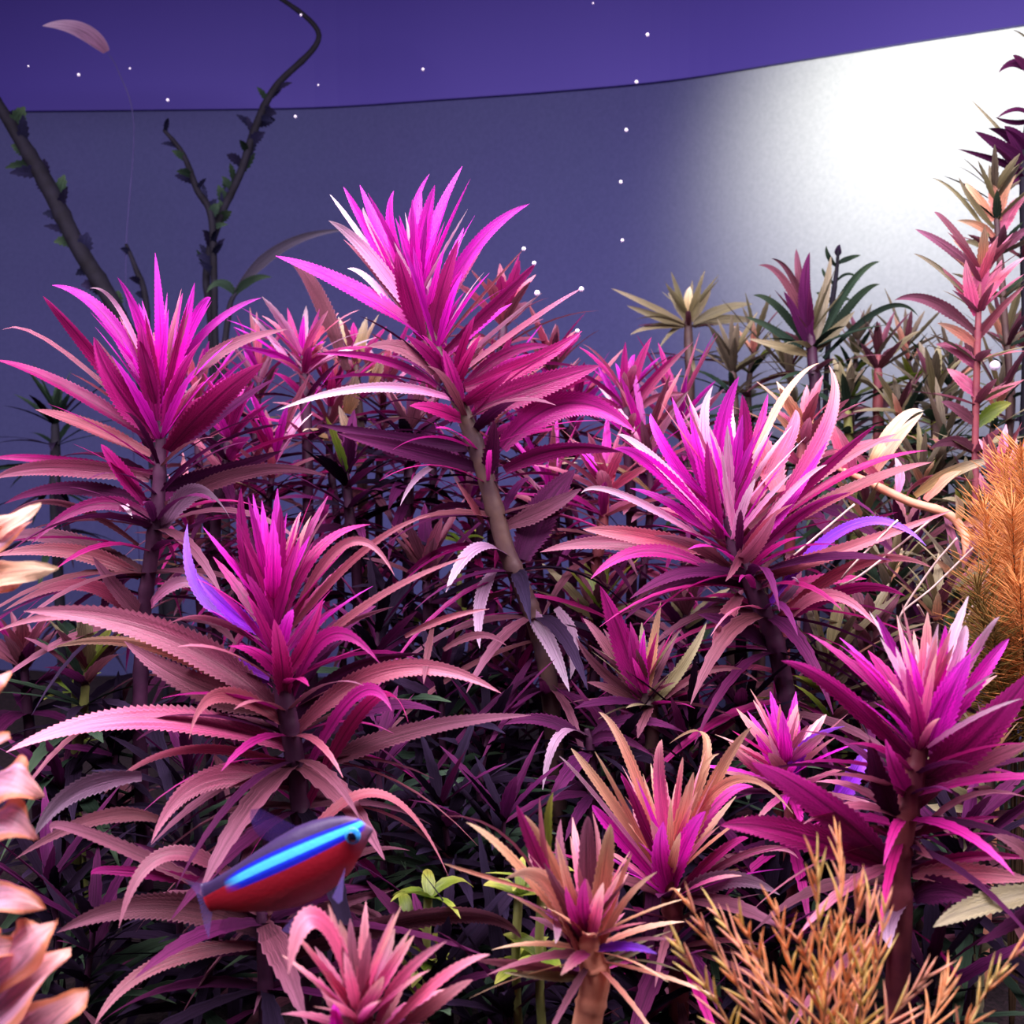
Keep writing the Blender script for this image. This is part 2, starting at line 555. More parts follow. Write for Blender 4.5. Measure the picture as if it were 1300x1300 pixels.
B = Plant('stem_plant', 'tallest stem plant, hot magenta crown on a thick leaning stem with grey-lilac hanging lower leaves', 0.36,
          [(528, 372), (549, 433), (587, 521), (615, 600), (640, 690), (662, 745), (682, 800), (700, 900)], 23, 'olive')
B.leaves('''
531 363 552 284 587 211 18 M 0
535 370 563 298 597 227 9 M
528 370 521 287 545 221 14 M
530 372 537 298 552 235 24 M -1
522 370 497 294 500 242 17 M -.5
518 375 483 298 457 235 19 M
515 378 469 294 436 237 18 M
510 375 452 291 419 247 8 W
512 365 474 294 461 263 11 W
525 402 466 320 417 280 20 W -1.5
515 400 469 339 436 304 8 S
533 418 440 362 350 325 30 M -1.5
505 400 469 356 441 341 13 W
538 432 518 367 504 320 36 D -2
549 427 559 374 582 304 27 D -1
552 410 604 313 672 259 22 M -1
556 440 625 360 665 316 5 S
560 450 639 374 680 334 22 D
570 470 640 410 688 372 8 W -1
575 480 672 408 741 365 9 S -1
590 492 670 462 739 420 28 D 1
603 519 684 490 762 464 40 D -1.5
588 522 574 480 562 443 26 D -2.5
552 474 514 443 466 440 24 S -1
573 506 469 492 352 521 15 W -1
555 490 486 456 400 449 15 D
615 596 521 572 428 550 26 P -1
600 570 504 556 400 538 22 P 0
636 568 720 512 806 548 42 D -1
640 596 711 570 790 574 28 D 0
642 668 694 645 738 620 26 B -1
662 710 690 648 730 596 52 P 1
556 590 528 608 508 642 9 U -2
613 664 597 636 578 610 10 S -1
616 606 626 570 627 534 26 P -2
650 712 606 696 566 752 28 U -2
630 722 611 763 609 823 22 U -2.5
668 770 698 815 723 878 24 U -2
706 772 726 812 724 862 22 U -1
540 400 530 350 522 290 22 M 1.5
545 420 580 360 620 300 16 D 1.5
530 395 505 340 470 300 16 M 1.5
560 455 600 420 650 385 18 M 2
580 500 640 450 700 440 20 D 2
570 480 545 450 515 425 20 D -2.5
585 515 620 490 650 470 22 D -3
592 535 555 520 520 515 22 D -3
600 550 630 520 655 510 20 P -3
575 500 590 460 610 425 18 D -2
''')
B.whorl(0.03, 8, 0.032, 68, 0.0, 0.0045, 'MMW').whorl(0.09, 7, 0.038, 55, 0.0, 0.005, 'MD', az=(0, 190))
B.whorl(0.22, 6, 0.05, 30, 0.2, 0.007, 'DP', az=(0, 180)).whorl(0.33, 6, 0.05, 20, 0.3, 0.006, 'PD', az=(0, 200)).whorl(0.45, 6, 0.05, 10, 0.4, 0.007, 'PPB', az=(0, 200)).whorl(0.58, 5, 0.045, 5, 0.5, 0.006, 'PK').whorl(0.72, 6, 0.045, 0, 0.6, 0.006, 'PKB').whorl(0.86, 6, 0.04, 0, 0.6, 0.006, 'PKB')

D = Plant('stem_plant', 'wide bushy magenta stem plant with salmon side leaves, beside pale straw-coloured stalks', 0.345,
          [(925, 640), (930, 690), (950, 735), (975, 790), (992, 850), (1005, 960)], 24, 'purple')
D.leaves('''
912 663 878 577 853 504 20 M
915 665 892 594 876 513 18 M
914 640 894 549 905 490 18 W -.5
915 640 916 549 938 478 27 M -1
934 650 944 563 942 501 28 D -1.5
916 684 905 620 898 560 24 D -2
940 692 1032 606 1112 539 25 D -1
950 670 1060 590 1138 551 17 S 1
945 700 1080 622 1183 587 21 S -.5
950 690 1070 605 1177 572 16 D 1
905 662 830 582 784 551 15 W -1
905 657 846 570 826 525 19 M
905 670 829 591 780 570 22 M -1
903 690 790 628 738 626 11 W -1
908 702 808 680 740 672 26 R -1
912 716 790 690 686 701 26 S 0
908 725 820 700 750 735 22 D -2
945 694 934 715 921 738 16 S -2.5
940 700 926 640 917 573 11 W -2
950 735 1050 705 1208 648 22 S -2
972 775 1080 668 1176 693 17 V -2
980 792 1090 715 1184 721 20 R -2
985 795 1075 747 1150 757 24 D -1
990 803 1048 756 1114 796 20 S -3
975 780 1010 745 1005 733 10 U -3
940 755 915 800 907 843 24 S -3
972 818 936 797 886 780 32 P -2
955 740 880 725 800 760 26 P -1
958 750 870 740 790 790 22 P 1
965 770 1030 740 1100 735 24 D 1
960 680 1047 545 1052 464 30 N 2
935 640 990 512 1040 461 13 O 2
988 625 972 580 960 540 42 R 2
955 640 1000 560 1010 520 24 R 2.5
940 640 960 560 975 500 18 D 2
950 690 1010 620 1050 590 12 W -2
960 705 1020 650 1080 625 18 D -2
948 700 1000 640 1050 560 20 M -1
920 660 930 590 950 520 16 M 1.5
908 655 870 600 840 560 16 M 1.5
900 680 850 640 800 620 18 M 1
960 740 1060 680 1140 650 16 D .5
930 720 960 690 985 650 24 S -3
925 720 880 690 830 680 20 B -2
''')
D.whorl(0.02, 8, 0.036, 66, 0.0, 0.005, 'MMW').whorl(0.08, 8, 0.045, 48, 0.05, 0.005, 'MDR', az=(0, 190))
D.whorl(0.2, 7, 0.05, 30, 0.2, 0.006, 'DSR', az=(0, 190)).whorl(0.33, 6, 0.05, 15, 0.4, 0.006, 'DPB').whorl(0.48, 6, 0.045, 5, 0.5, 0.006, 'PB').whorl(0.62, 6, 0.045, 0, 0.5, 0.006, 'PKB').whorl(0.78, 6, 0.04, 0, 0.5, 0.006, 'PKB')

Cc = Plant('stem_plant', 'crimson-topped stem plant with long serrated salmon leaves arching above the neon fish', 0.285,
           [(345, 770), (352, 830), (362, 892), (372, 950), (380, 1010), (386, 1100)], 26, 'purple')
Cc.leaves('''
332 782 311 697 306 620 22 D -.5
347 782 354 711 356 641 23 D -1
340 780 333 720 328 668 14 M 1
352 776 368 695 382 650 14 S 1
356 782 376 704 395 655 14 N 1
358 790 384 707 421 645 6 B
362 782 405 697 470 666 18 D 1
366 802 460 700 546 654 13 S
368 795 440 690 501 731 16 S -1
370 852 470 765 596 706 14 S -2
330 802 285 768 249 728 25 V -1
300 790 248 740 238 665 20 V 1
322 812 263 784 214 792 13 S -1
342 862 287 840 254 806 26 V 0
362 890 357 835 348 786 28 D -2.5
372 882 420 806 482 842 24 D -2
366 850 395 800 430 770 18 D 1
350 900 205 806 30 776 46 S -2
345 892 160 790 -8 803 22 S 0
340 900 200 822 68 822 24 O 1
367 924 280 882 240 938 24 S -3
364 948 180 914 8 955 46 R -2
370 972 230 952 130 1011 19 R -2
374 1000 262 990 192 1070 34 S -3
350 900 250 870 158 814 42 B 0
375 930 500 850 636 880 30 S -1
378 987 520 930 674 908 28 B 0
380 1002 450 885 498 903 26 D -2
385 1032 470 890 519 919 22 D -2
549 797 542 835 538 868 11 B -1
514 808 566 785 621 773 11 S 0
563 825 608 806 643 820 12 B 1
372 915 440 850 540 830 24 P 1
376 960 470 900 560 905 26 P 2
368 910 300 900 230 905 22 P 2
340 785 330 740 318 690 16 M 1
352 800 345 740 342 690 20 D -1.5
346 790 362 730 372 680 16 D 1
360 860 390 815 410 760 20 D -2
365 870 330 830 290 820 22 D -2
362 845 420 800 500 770 14 B 0
''')
Cc.whorl(0.04, 7, 0.03, 65, 0.0, 0.0045, 'DM').whorl(0.14, 7, 0.04, 45, 0.1, 0.005, 'DP', az=(0, 190))
Cc.whorl(0.28, 6, 0.045, 25, 0.3, 0.007, 'PDB', az=(0, 180)).whorl(0.42, 6, 0.045, 10, 0.4, 0.007, 'PB', az=(0, 180)).whorl(0.56, 6, 0.045, 5, 0.5, 0.007, 'PB').whorl(0.72, 6, 0.04, 0, 0.5, 0.006, 'PKB').whorl(0.86, 6, 0.04, 0, 0.5, 0.006, 'PKB')

E = Plant('stem_plant', 'pink and white crowned stem plant with broad dark crimson leaves beside the orange feathery plant', 0.255,
          [(1174, 905), (1168, 950), (1158, 1000), (1146, 1055), (1141, 1110), (1142, 1200)], 31, 'red')
E.leaves('''
1172 935 1142 849 1112 780 23 M -.5
1160 942 1123 877 1078 825 23 D
1152 962 1060 872 992 839 28 D -1
1170 932 1153 870 1137 821 15 W -1
1172 936 1179 860 1177 815 18 W 0
1176 936 1193 849 1200 794 21 M
1180 936 1215 835 1226 794 22 W 0
1185 932 1238 826 1269 783 18 W -.5
1188 942 1245 855 1281 811 24 M 0
1179 952 1203 887 1232 830 42 M -1.5
1165 993 1245 930 1310 852 56 D -2
1175 1002 1258 963 1306 944 26 S -1
1140 1046 1116 988 1104 938 30 P -1
1158 1012 1137 981 1124 938 28 D -1.5
1130 1095 1033 1010 955 968 56 D -2
1132 1102 1000 1056 915 1048 42 D -1
1158 1105 1231 1087 1306 1090 18 D 0
1158 1110 1241 1111 1310 1118 32 R -1
1150 1150 1132 1168 1130 1205 36 U -1.5
1160 1140 1200 1130 1250 1150 40 P -1
1165 1060 1230 1010 1306 1013 9 S
1150 1062 1217 1044 1268 1037 13 D
1158 1070 1170 1078 1184 1090 18 S -1
1172 935 1165 860 1160 800 18 N 1.5
1178 938 1205 870 1215 800 18 M 1.5
1170 940 1140 890 1100 860 18 D 1.5
1165 960 1110 920 1080 890 20 D 1
1170 960 1165 910 1150 850 22 D -2
1175 960 1215 930 1260 900 24 M 1
''')
E.whorl(0.02, 7, 0.026, 66, 0.0, 0.0045, 'MWN').whorl(0.12, 6, 0.034, 40, 0.1, 0.006, 'DM', az=(0, 190)).whorl(0.3, 6, 0.036, 20, 0.3, 0.007, 'DP', az=(0, 180)).whorl(0.5, 6, 0.036, 5, 0.4, 0.007, 'DPB', az=(0, 180)).whorl(0.7, 6, 0.036, 0, 0.4, 0.007, 'PB', az=(0, 180)).whorl(0.88, 5, 0.036, 0, 0.4, 0.007, 'PK')

Fp = Plant('stem_plant', 'magenta-hearted plant with peach-tipped narrow leaves behind the brown-pink rosette', 0.285,
           [(850, 1095), (851, 1135), (856, 1180), (862, 1260)], 26, 'red')
Fp.leaves('''
845 1112 798 964 760 904 18 O -.5
848 1102 836 988 840 939 22 N -1
835 1102 763 999 725 950 16 O 0
838 1112 788 1013 755 954 8 O
840 1116 753 1006 710 960 7 W -1
842 1117 812 1030 788 981 17 D -1
855 1122 907 992 954 923 21 O -1
850 1102 860 1006 867 961 12 N 0
855 1082 886 988 913 957 10 O .5
870 1050 896 940 850 944 16 O 2
852 1132 872 1071 896 1030 34 M -2
850 1137 838 1085 842 1043 32 M -2
862 1077 930 990 1007 1033 15 O -2
858 1102 909 1020 956 999 24 D 0
858 1137 916 1082 950 1064 20 D -1
860 1142 926 1114 990 1136 32 U -2
865 1132 960 1080 1014 1090 11 S -1
838 1122 777 1051 752 1022 20 M 0
852 1130 850 1060 860 1000 20 N 1
846 1120 815 1060 805 1000 16 N 1.5
856 1120 880 1050 905 1000 16 N 1.5
''')
Fp.whorl(0.1, 7, 0.03, 62, 0, 0.0045, 'MNO').whorl(0.3, 6, 0.034, 25, 0.2, 0.006, 'DBP').whorl(0.6, 6, 0.034, 5, 0.4, 0.006, 'PB').whorl(0.8, 6, 0.034, 0, 0.4, 0.006, 'PK')

G = Plant('stem_plant', 'brown-pink rosette on a thick salmon stem with a violet leaf at its base', 0.235,
          [(746, 1180), (750, 1215), (756, 1245), (744, 1310), (742, 1400)], 38, 'salmon', taper=0.7)
G.leaves('''
735 1212 684 1090 656 1022 24 D -.5
722 1182 650 1090 592 1044 16 O
700 1150 640 1060 559 1036 6 S
682 1132 601 1108 563 1096 6 O
740 1192 694 1078 659 1032 16 O
700 1132 690 1070 685 1012 11 S
696 1095 696 1040 702 1006 13 G
745 1202 722 1127 706 1064 16 O -1
748 1192 744 1085 746 1036 32 B -.5
752 1197 767 1099 775 1046 28 O -.5
755 1212 779 1137 802 1084 14 O
758 1217 790 1149 834 1107 12 O -1
738 1217 695 1120 641 1116 28 O -1.5
747 1192 740 1150 743 1115 20 D -2
750 1195 758 1155 766 1120 18 N -2
744 1195 728 1160 718 1125 16 D -2
734 1237 660 1224 603 1219 18 S -1
740 1242 690 1240 640 1235 18 L -1
750 1207 795 1202 834 1211 15 V -2
755 1227 800 1202 852 1182 5 L
704 1165 707 1180 705 1198 15 W -1
742 1190 715 1110 712 1040 22 B 1
748 1190 760 1110 752 1030 20 S 1.5
740 1195 690 1120 670 1060 18 S 1.5
744 1205 720 1150 690 1095 20 B -1
754 1205 775 1150 790 1110 18 S 1
758 1230 790 1215 830 1200 10 L 1
''')
G.whorl(0.05, 7, 0.022, 66, 0, 0.004, 'NOS').whorl(0.2, 6, 0.026, 40, 0.1, 0.004, 'OSB', az=(0, 190))

H = Plant('stem_plant', 'pink plant rising in front of the fish with one broad speckled arching leaf', 0.205,
          [(455, 1290), (460, 1330), (465, 1400)], 26, 'red')
H.leaves('''
462 1310 405 1170 366 1236 46 R -1
462 1305 448 1217 445 1166 20 B .5
456 1302 440 1240 433 1195 10 S
470 1302 462 1260 452 1226 16 S
480 1298 514 1238 567 1195 20 R -.5
490 1310 566 1240 622 1212 22 R 0
495 1318 560 1268 600 1244 20 S .5
432 1325 428 1295 426 1270 22 M -1
470 1310 500 1270 515 1230 16 S 1
450 1310 420 1270 405 1240 16 S 1
''')
H.whorl(0.1, 6, 0.02, 50, 0.1, 0.004, 'RSN')

I = Plant('stem_plant', 'small magenta-centred plant with olive outer leaves standing below the leaning stem', 0.34,
          [(818, 870), (822, 895), (828, 940)], 18, 'olive')
I.leaves('''
813 886 789 808 762 744 36 D -1
822 882 829 822 839 764 17 O 0
815 890 763 849 731 808 18 B 0
814 895 775 875 745 866 14 B -1
832 892 872 839 897 790 18 L 0
832 897 905 850 963 866 11 S -1
818 885 805 840 800 800 22 D -1.5
822 886 815 840 818 800 16 M -1.5
820 886 840 840 862 800 16 B 1
810 890 770 820 740 785 18 B 1
''')
I.whorl(0.1, 6, 0.024, 50, 0, 0.005, 'DBL', az=(0, 190)).whorl(0.5, 6, 0.03, 10, 0.2, 0.005, 'PB')

F2 = Plant('stem_plant', 'small pale pink plant with a violet-edged curved leaf, half hidden by broad crimson leaves', 0.30,
           [(997, 970), (1000, 1000), (1005, 1060)], 20, 'red')
F2.leaves('''
999 970 992 933 990 894 16 S 0
995 982 975 955 960 932 18 M 0
1000 982 1023 940 1045 908 6 W
1006 1002 1020 948 1072 922 22 V -1
990 988 955 968 926 942 24 N -1
1050 1030 1082 985 1100 948 30 V .5
998 978 984 945 975 915 14 N 1
1002 980 1010 945 1015 915 14 M 1
''')
F2.whorl(0.1, 6, 0.024, 45, 0, 0.005, 'MND').whorl(0.5, 6, 0.03, 10, 0.2, 0.005, 'PD')

U_ = Plant('stem_plant', 'low brown-leaved plant drooping behind the tail of the neon fish', 0.265,
           [(330, 1150), (335, 1200), (340, 1330)], 20, 'purple')
U_.leaves('''
330 1160 120 1062 66 1058 20 B -1
320 1130 163 1106 116 1111 16 D -1
325 1140 215 1085 151 1178 26 S -2
335 1185 200 1150 72 1184 40 B -1
330 1200 200 1225 120 1302 24 S -2
340 1170 460 1010 569 1112 24 S 1
345 1220 560 1160 662 1192 36 B 0
180 985 95 1005 44 1062 30 U 0
200 1040 120 1040 20 1090 22 B 0
335 1190 420 1150 500 1130 24 B 1
340 1160 440 1090 520 1080 24 B 1.5
330 1170 250 1110 170 1070 22 P 1
335 1210 250 1210 180 1240 22 P 1
''')
U_.whorl(0.2, 6, 0.05, 15, 0.3, 0.006, 'PB').whorl(0.5, 6, 0.05, 5, 0.3, 0.006, 'PK')

# ------------------------------------------------------------------ rear plants
K_ = Plant('stem_plant', 'small magenta shoot between the tall leaning plant and the bushy magenta plant', 0.44,
           [(794, 500), (796, 535), (800, 620), (802, 720)], 14, 'purple')
K_.leaves('''
795 522 808 473 827 428 18 D
794 520 792 473 794 434 14 D
792 522 777 494 759 465 15 M
800 526 834 478 880 434 16 R
790 525 765 510 735 505 14 D
798 530 830 505 870 500 14 S
796 522 800 470 806 450 12 M
''')
for s in (0.06, 0.18, 0.32, 0.46, 0.6, 0.75):
    K_.whorl(s, 6, 0.032, 50 - s * 60, 0.2, 0.004, 'DMR' if s < 0.3 else 'DSRP')

J_ = Plant('stem_plant', 'magenta shoot among tangled pink and straw leaves behind the two tallest plants', 0.44,
           [(384, 450), (386, 480), (390, 560), (392, 680)], 14, 'purple')
J_.leaves('''
381 466 374 431 365 391 15 D
386 466 394 435 406 392 18 D
375 470 345 430 319 401 9 W
378 470 350 450 300 440 14 M
388 470 420 450 470 440 14 D
384 462 384 430 386 400 12 M
440 525 448 500 452 470 22 Y -2
456 562 440 542 430 515 20 Y -2
470 490 480 470 486 448 16 Y -2
440 470 398 366 370 338 30 B 3
''')
for s in (0.05, 0.14, 0.24, 0.36, 0.5, 0.65, 0.8):
    J_.whorl(s, 7, 0.034, 48 - s * 60, 0.2, 0.004, 'DMRW' if s < 0.25 else 'DSDP')

L_ = Plant('stem_plant', 'tall slender plant with a pink tip and pale whorls in front of the glowing sheet', 0.42,
           [(1247, 345), (1243, 380), (1240, 470), (1238, 565), (1236, 700)], 9, 'red')
L_.leaves('''
1243 378 1248 338 1253 308 22 R -.5
1241 395 1222 369 1196 340 16 R
1244 392 1269 355 1302 326 16 R
1238 422 1182 382 1136 381 18 B
1236 382 1193 341 1160 322 8 L
1240 345 1198 311 1162 291 14 B
1242 335 1206 287 1186 269 10 B
1242 470 1215 445 1188 437 18 S
1241 432 1265 397 1302 362 16 S
1240 502 1220 482 1202 468 24 R
1240 505 1262 500 1300 482 20 S
1240 400 1230 365 1226 330 20 R -1
1246 395 1260 360 1272 330 18 R 1
1240 540 1215 520 1195 510 18 B
1240 540 1262 520 1284 512 22 G
1239 575 1210 560 1180 570 18 B
1240 575 1265 560 1295 560 16 L
1241 440 1215 420 1190 410 16 O
''')
for s in (0.03, 0.12, 0.25, 0.38, 0.5, 0.62, 0.75):
    L_.whorl(s, 6, 0.024, 50 - s * 50, 0.1, 0.0045, 'RSO' if s < 0.15 else 'CLBS')

L2 = Plant('stem_plant', 'peach and olive crowned stem rising against the glowing sheet', 0.46,
           [(1262, 240), (1266, 290), (1275, 400), (1280, 560)], 9, 'olive')
L2.leaves('''
1262 290 1234 255 1217 225 9 L
1256 300 1217 248 1184 226 6 L
1262 280 1240 250 1225 232 14 O
1268 280 1275 245 1290 222 18 O
1264 275 1262 245 1258 235 16 O
1270 300 1285 265 1305 250 18 R
1262 300 1240 285 1215 280 12 O
1268 320 1290 300 1306 290 16 B
1270 330 1245 310 1222 308 14 L
''')
for s in (0.04, 0.12, 0.22, 0.34, 0.46, 0.6, 0.75):
    L2.whorl(s, 6, 0.024, 50 - s * 40, 0.1, 0.004, 'OLC' if s < 0.2 else 'CLTB')

L3 = Plant('dark_stem_plant', 'dark purple plant silhouetted against the glowing sheet above the peach crown', 0.48,
           [(1316, 40), (1312, 120), (1300, 200), (1300, 330), (1300, 520)], 10, 'dark')
L3.leaves('''
1304 215 1275 190 1238 167 20 P
1304 205 1285 175 1255 163 22 P
1300 220 1270 205 1216 189 12 P
1300 200 1265 160 1232 126 5 L
1306 205 1292 180 1275 160 26 P
1306 225 1290 225 1270 240 24 P
1310 150 1290 140 1266 150 10 P
1312 150 1290 155 1264 149 10 P
1314 95 1290 80 1268 92 14 P
1314 100 1298 80 1286 70 12 P
1316 60 1300 45 1286 38 4 L
1306 230 1310 200 1318 170 28 P
''', tooth=0.1)
for s in (0.45, 0.6, 0.75):
    L3.whorl(s, 5, 0.024, 35, 0.1, 0.005, 'PB')

M_ = Plant('stem_plant', 'purple-brown plant with green side leaves in front of the bright part of the sheet', 0.50,
           [(1029, 420), (1031, 450), (1034, 560)], 14, 'purple')
M_.leaves('''
1030 440 1022 375 1028 320 22 P -1
1028 422 1016 355 1011 316 14 B
1026 422 995 355 963 337 12 B
1028 420 1006 352 979 328 11 B
1038 442 1078 362 1117 332 14 T
1040 447 1085 382 1117 361 14 T
1026 442 988 390 956 375 12 T
1025 452 985 420 946 402 12 T
1045 455 1120 392 1166 402 10 T
1034 440 1046 380 1055 325 16 L
1026 440 1010 400 995 370 18 P
1034 445 1060 420 1085 395 16 L
1025 450 990 440 950 430 14 L
''')
M_.whorl(0.1, 7, 0.03, 55, 0, 0.004, 'BLP').whorl(0.3, 7, 0.034, 25, 0.2, 0.004, 'BLT').whorl(0.5, 7, 0.034, 15, 0.3, 0.004, 'BLT').whorl(0.7, 7, 0.034, 10, 0.3, 0.004, 'BLT')

M2 = Plant('sprig', 'thin dark green sprig with short side leaves above the purple-brown plant', 0.53,
           [(1064, 318), (1062, 345), (1056, 390), (1050, 460), (1046, 560)], 7, 'dark')
M2.leaves('''
1063 335 1078 328 1093 324 8 T
1062 338 1052 325 1049 312 8 T
1064 325 1064 318 1066 310 10 K
1060 360 1076 348 1092 356 6 T
1060 362 1048 350 1044 340 6 T
1057 385 1045 375 1036 372 7 T
1057 390 1070 380 1080 382 7 T
''', tooth=0.05)

N_ = Plant('stem_plant', 'pale olive star-shaped plant in soft focus before the dim part of the sheet', 0.56,
           [(874, 400), (874, 430), (876, 540)], 12, 'olive')
N_.leaves('''
872 408 860 385 848 372 14 L
874 406 874 380 876 364 15 Y
877 408 892 385 903 366 14 L
868 410 820 386 776 366 10 L
866 412 830 400 796 388 12 L
880 410 920 392 956 386 15 L
880 414 925 405 962 410 14 L
868 415 830 415 800 425 12 L
872 412 855 420 835 445 10 L
876 408 884 385 890 350 10 L
870 408 862 375 852 345 10 L
''')
N_.whorl(0.05, 7, 0.026, 45, 0, 0.004, 'LLY').whorl(0.25, 7, 0.036, 20, 0.2, 0.004, 'LB').whorl(0.5, 7, 0.036, 10, 0.3, 0.004, 'LBS').whorl(0.75, 7, 0.036, 5, 0.3, 0.004, 'LBT')

T_ = Plant('stem_plant', 'leggy plant with an orange stem and bent straw-coloured leaves beside the orange feathery plant', 0.40,
           [(1050, 588), (1090, 606), (1150, 635), (1217, 665), (1228, 760)], 11, 'salmon')
T_.leaves('''
1099 600 1140 536 1173 522 16 Y
1112 598 1134 562 1172 524 20 O
1161 629 1210 598 1263 584 20 Y -1
1175 635 1195 612 1220 598 16 O
1140 625 1142 600 1136 580 14 W
1215 665 1218 645 1212 628 14 Y -1
1222 668 1240 660 1256 662 14 O
1075 600 1060 560 1050 520 14 R
1085 605 1075 570 1060 540 18 R
1120 615 1100 590 1080 570 14 R
1150 630 1180 605 1240 612 14 S
''', tooth=0.05)


def proc(name, label, x, y, d, sets, L, w, stem='purple', n=7, lean=0.0, nodes_=7, sw=14, group=None, e0=58, seed=None):
    """a bushy stem plant whose crown stands at (x, y) and depth d"""
    top = P(x, y, d)
    zf = FLOOR
    pl = Plant(name, label, d, [(x, y), (x + lean * 0.3, y + 60), (x + lean, y + 160)], sw, stem, group)
    for k in range(nodes_):
        s = 0.02 + 0.9 * k / nodes_
        pl.whorl(s, n, L * (0.75 + 0.4 * min(1, k / 2)), max(-5, e0 - k * 16), 0.08 + 0.08 * k, w, sets[min(k, len(sets) - 1)], teeth=7)
    return pl


rear = [
    ('short bright magenta shoot tucked behind the tall magenta plant by the rear dark stems', 292, 540, 0.42, ['MD', 'DM', 'DP', 'P'], 0.034, 0.005, 'purple'),
    ('straw and pink leaved plant with withered yellow leaves behind the leaning stem', 452, 462, 0.47, ['SYD', 'RYS', 'DSP', 'PB'], 0.032, 0.005, 'olive'),
    ('rose-leaved plant whose crown rises behind the hot magenta crown', 640, 395, 0.45, ['SRD', 'RSB', 'SBD', 'DP', 'P'], 0.036, 0.006, 'purple'),
    ('dim crimson plant directly behind the broad crimson leaf of the leaning plant', 700, 455, 0.47, ['DSR', 'DB', 'DP', 'P'], 0.034, 0.005, 'purple'),
    ('dark purple plant filling the shade behind the leaning stem', 520, 545, 0.43, ['PB', 'PK', 'PK'], 0.036, 0.006, 'purple'),
    ('shaded purple plant with a few green leaves left of the leaning stem', 440, 600, 0.41, ['PBG', 'PK', 'PK'], 0.036, 0.006, 'purple'),
    ('salmon-rose plant between the leaning stem and the bushy magenta plant', 770, 610, 0.41, ['RSM', 'RS', 'SD', 'PB'], 0.036, 0.006, 'red'),
    ('rose and peach plant behind the right side of the bushy magenta plant', 1020, 545, 0.41, ['ROS', 'RSO', 'RSB', 'BP'], 0.032, 0.006, 'red'),
    ('soft brown-olive plant below the pale olive star', 930, 455, 0.53, ['LC', 'LCB', 'CLT', 'T'], 0.034, 0.0045, 'olive'),
    ('reddish-brown upright plant between the purple-brown plant and the slender pink-tipped plant', 1115, 450, 0.50, ['BC', 'BCL', 'CLG', 'BT'], 0.032, 0.005, 'red'),
    ('dull mauve plant with lime leaves below the slender pink-tipped plant', 1185, 490, 0.47, ['CBL', 'LGC', 'CLT', 'T'], 0.032, 0.005, 'olive'),
    ('olive plant with small round clusters behind the bent straw leaves', 1075, 505, 0.49, ['LTC', 'CT', 'BT'], 0.028, 0.005, 'green'),
    ('brown and purple plant behind the pale straw stalks', 1150, 690, 0.42, ['BSP', 'BPL', 'PB', 'P'], 0.034, 0.005, 'purple'),
    ('muddy olive plant at the foot of the pale straw stalks', 1190, 770, 0.38, ['LB', 'BLO', 'BT'], 0.03, 0.0045, 'olive'),
    ('dark green plant behind the pink arching leaves near the rear sheet', 70, 520, 0.58, ['T', 'TK', 'TK'], 0.04, 0.005, 'dark'),
    ('brown plant with lime leaves under the long salmon leaves', 110, 850, 0.36, ['BLG', 'PBT', 'KT'], 0.034, 0.006, 'green'),
    ('wine-red plant low behind the arched salmon leaves', 30, 830, 0.40, ['DS', 'PB', 'PK'], 0.034, 0.006, 'purple'),
    ('olive brown plant half hidden by the magenta bush and the pale straw stalks', 1105, 800, 0.37, ['BSL', 'BL', 'BP'], 0.032, 0.005, 'olive'),
    ('orange-olive plant behind the big crimson leaf by the orange feathery plant', 1260, 960, 0.32, ['LOB', 'LBG', 'BLT'], 0.03, 0.0045, 'olive'),
    ('purple plant deep between the crimson-topped plant and the leaning stem', 540, 720, 0.40, ['PBS', 'PB', 'PK'], 0.038, 0.006, 'purple'),
    ('mauve plant behind the small magenta-centred plant', 760, 770, 0.40, ['PBG', 'PLB', 'PK'], 0.034, 0.006, 'purple'),
    ('dark leaf clump behind the hanging grey-lilac leaves', 650, 830, 0.42, ['PK', 'PKB', 'K'], 0.034, 0.005, 'purple'),
    ('dusky plant with dark leaves behind the pink salmon leaves of the bushy magenta plant', 870, 780, 0.42, ['PB', 'PBL', 'PK'], 0.034, 0.005, 'purple'),
]
for lb, x, y, d, sets, L, w, st in rear:
    proc('stem_plant', lb, x, y, d, sets, L, w, st, lean=R.uniform(-20, 20))
OL = Plant('stem_plant', 'plant with one long olive leaf edged purple, pointing in beside the red-brown stem', 0.24, [(1335, 1110), (1338, 1160), (1340, 1260)], 20, 'red')
OL.leaves('''
1332 1130 1245 1150 1185 1177 36 L -.5
1334 1140 1290 1170 1240 1200 26 P .5
1334 1125 1300 1080 1260 1060 24 B .5
''')
# lilac-leaved leaf with a single hanging blade beside the peach plant
Q = Plant('stem_plant', 'shaded plant with one grey-lilac leaf hanging beside the peach-tipped plant', 0.33,
          [(745, 925), (750, 960), (752, 1040)], 14, 'purple')
Q.leaves('''
745 935 710 935 689 1003 26 U -1
748 940 800 915 870 930 22 P 0
742 940 690 915 640 920 22 P 0
748 945 780 935 830 960 16 P -1
''')
Q.whorl(0.3, 6, 0.03, 10, 0.3, 0.005, 'PK').whorl(0.6, 6, 0.03, 10, 0.3, 0.005, 'PK')

# fine extra leaves that thicken every main plant
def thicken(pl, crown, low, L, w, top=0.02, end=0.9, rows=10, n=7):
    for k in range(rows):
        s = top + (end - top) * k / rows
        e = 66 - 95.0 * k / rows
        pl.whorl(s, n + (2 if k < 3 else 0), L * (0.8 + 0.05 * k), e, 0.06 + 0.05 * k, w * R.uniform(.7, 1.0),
                 crown if k < 3 else low, az=None if k < 7 else (0, 215), teeth=9)


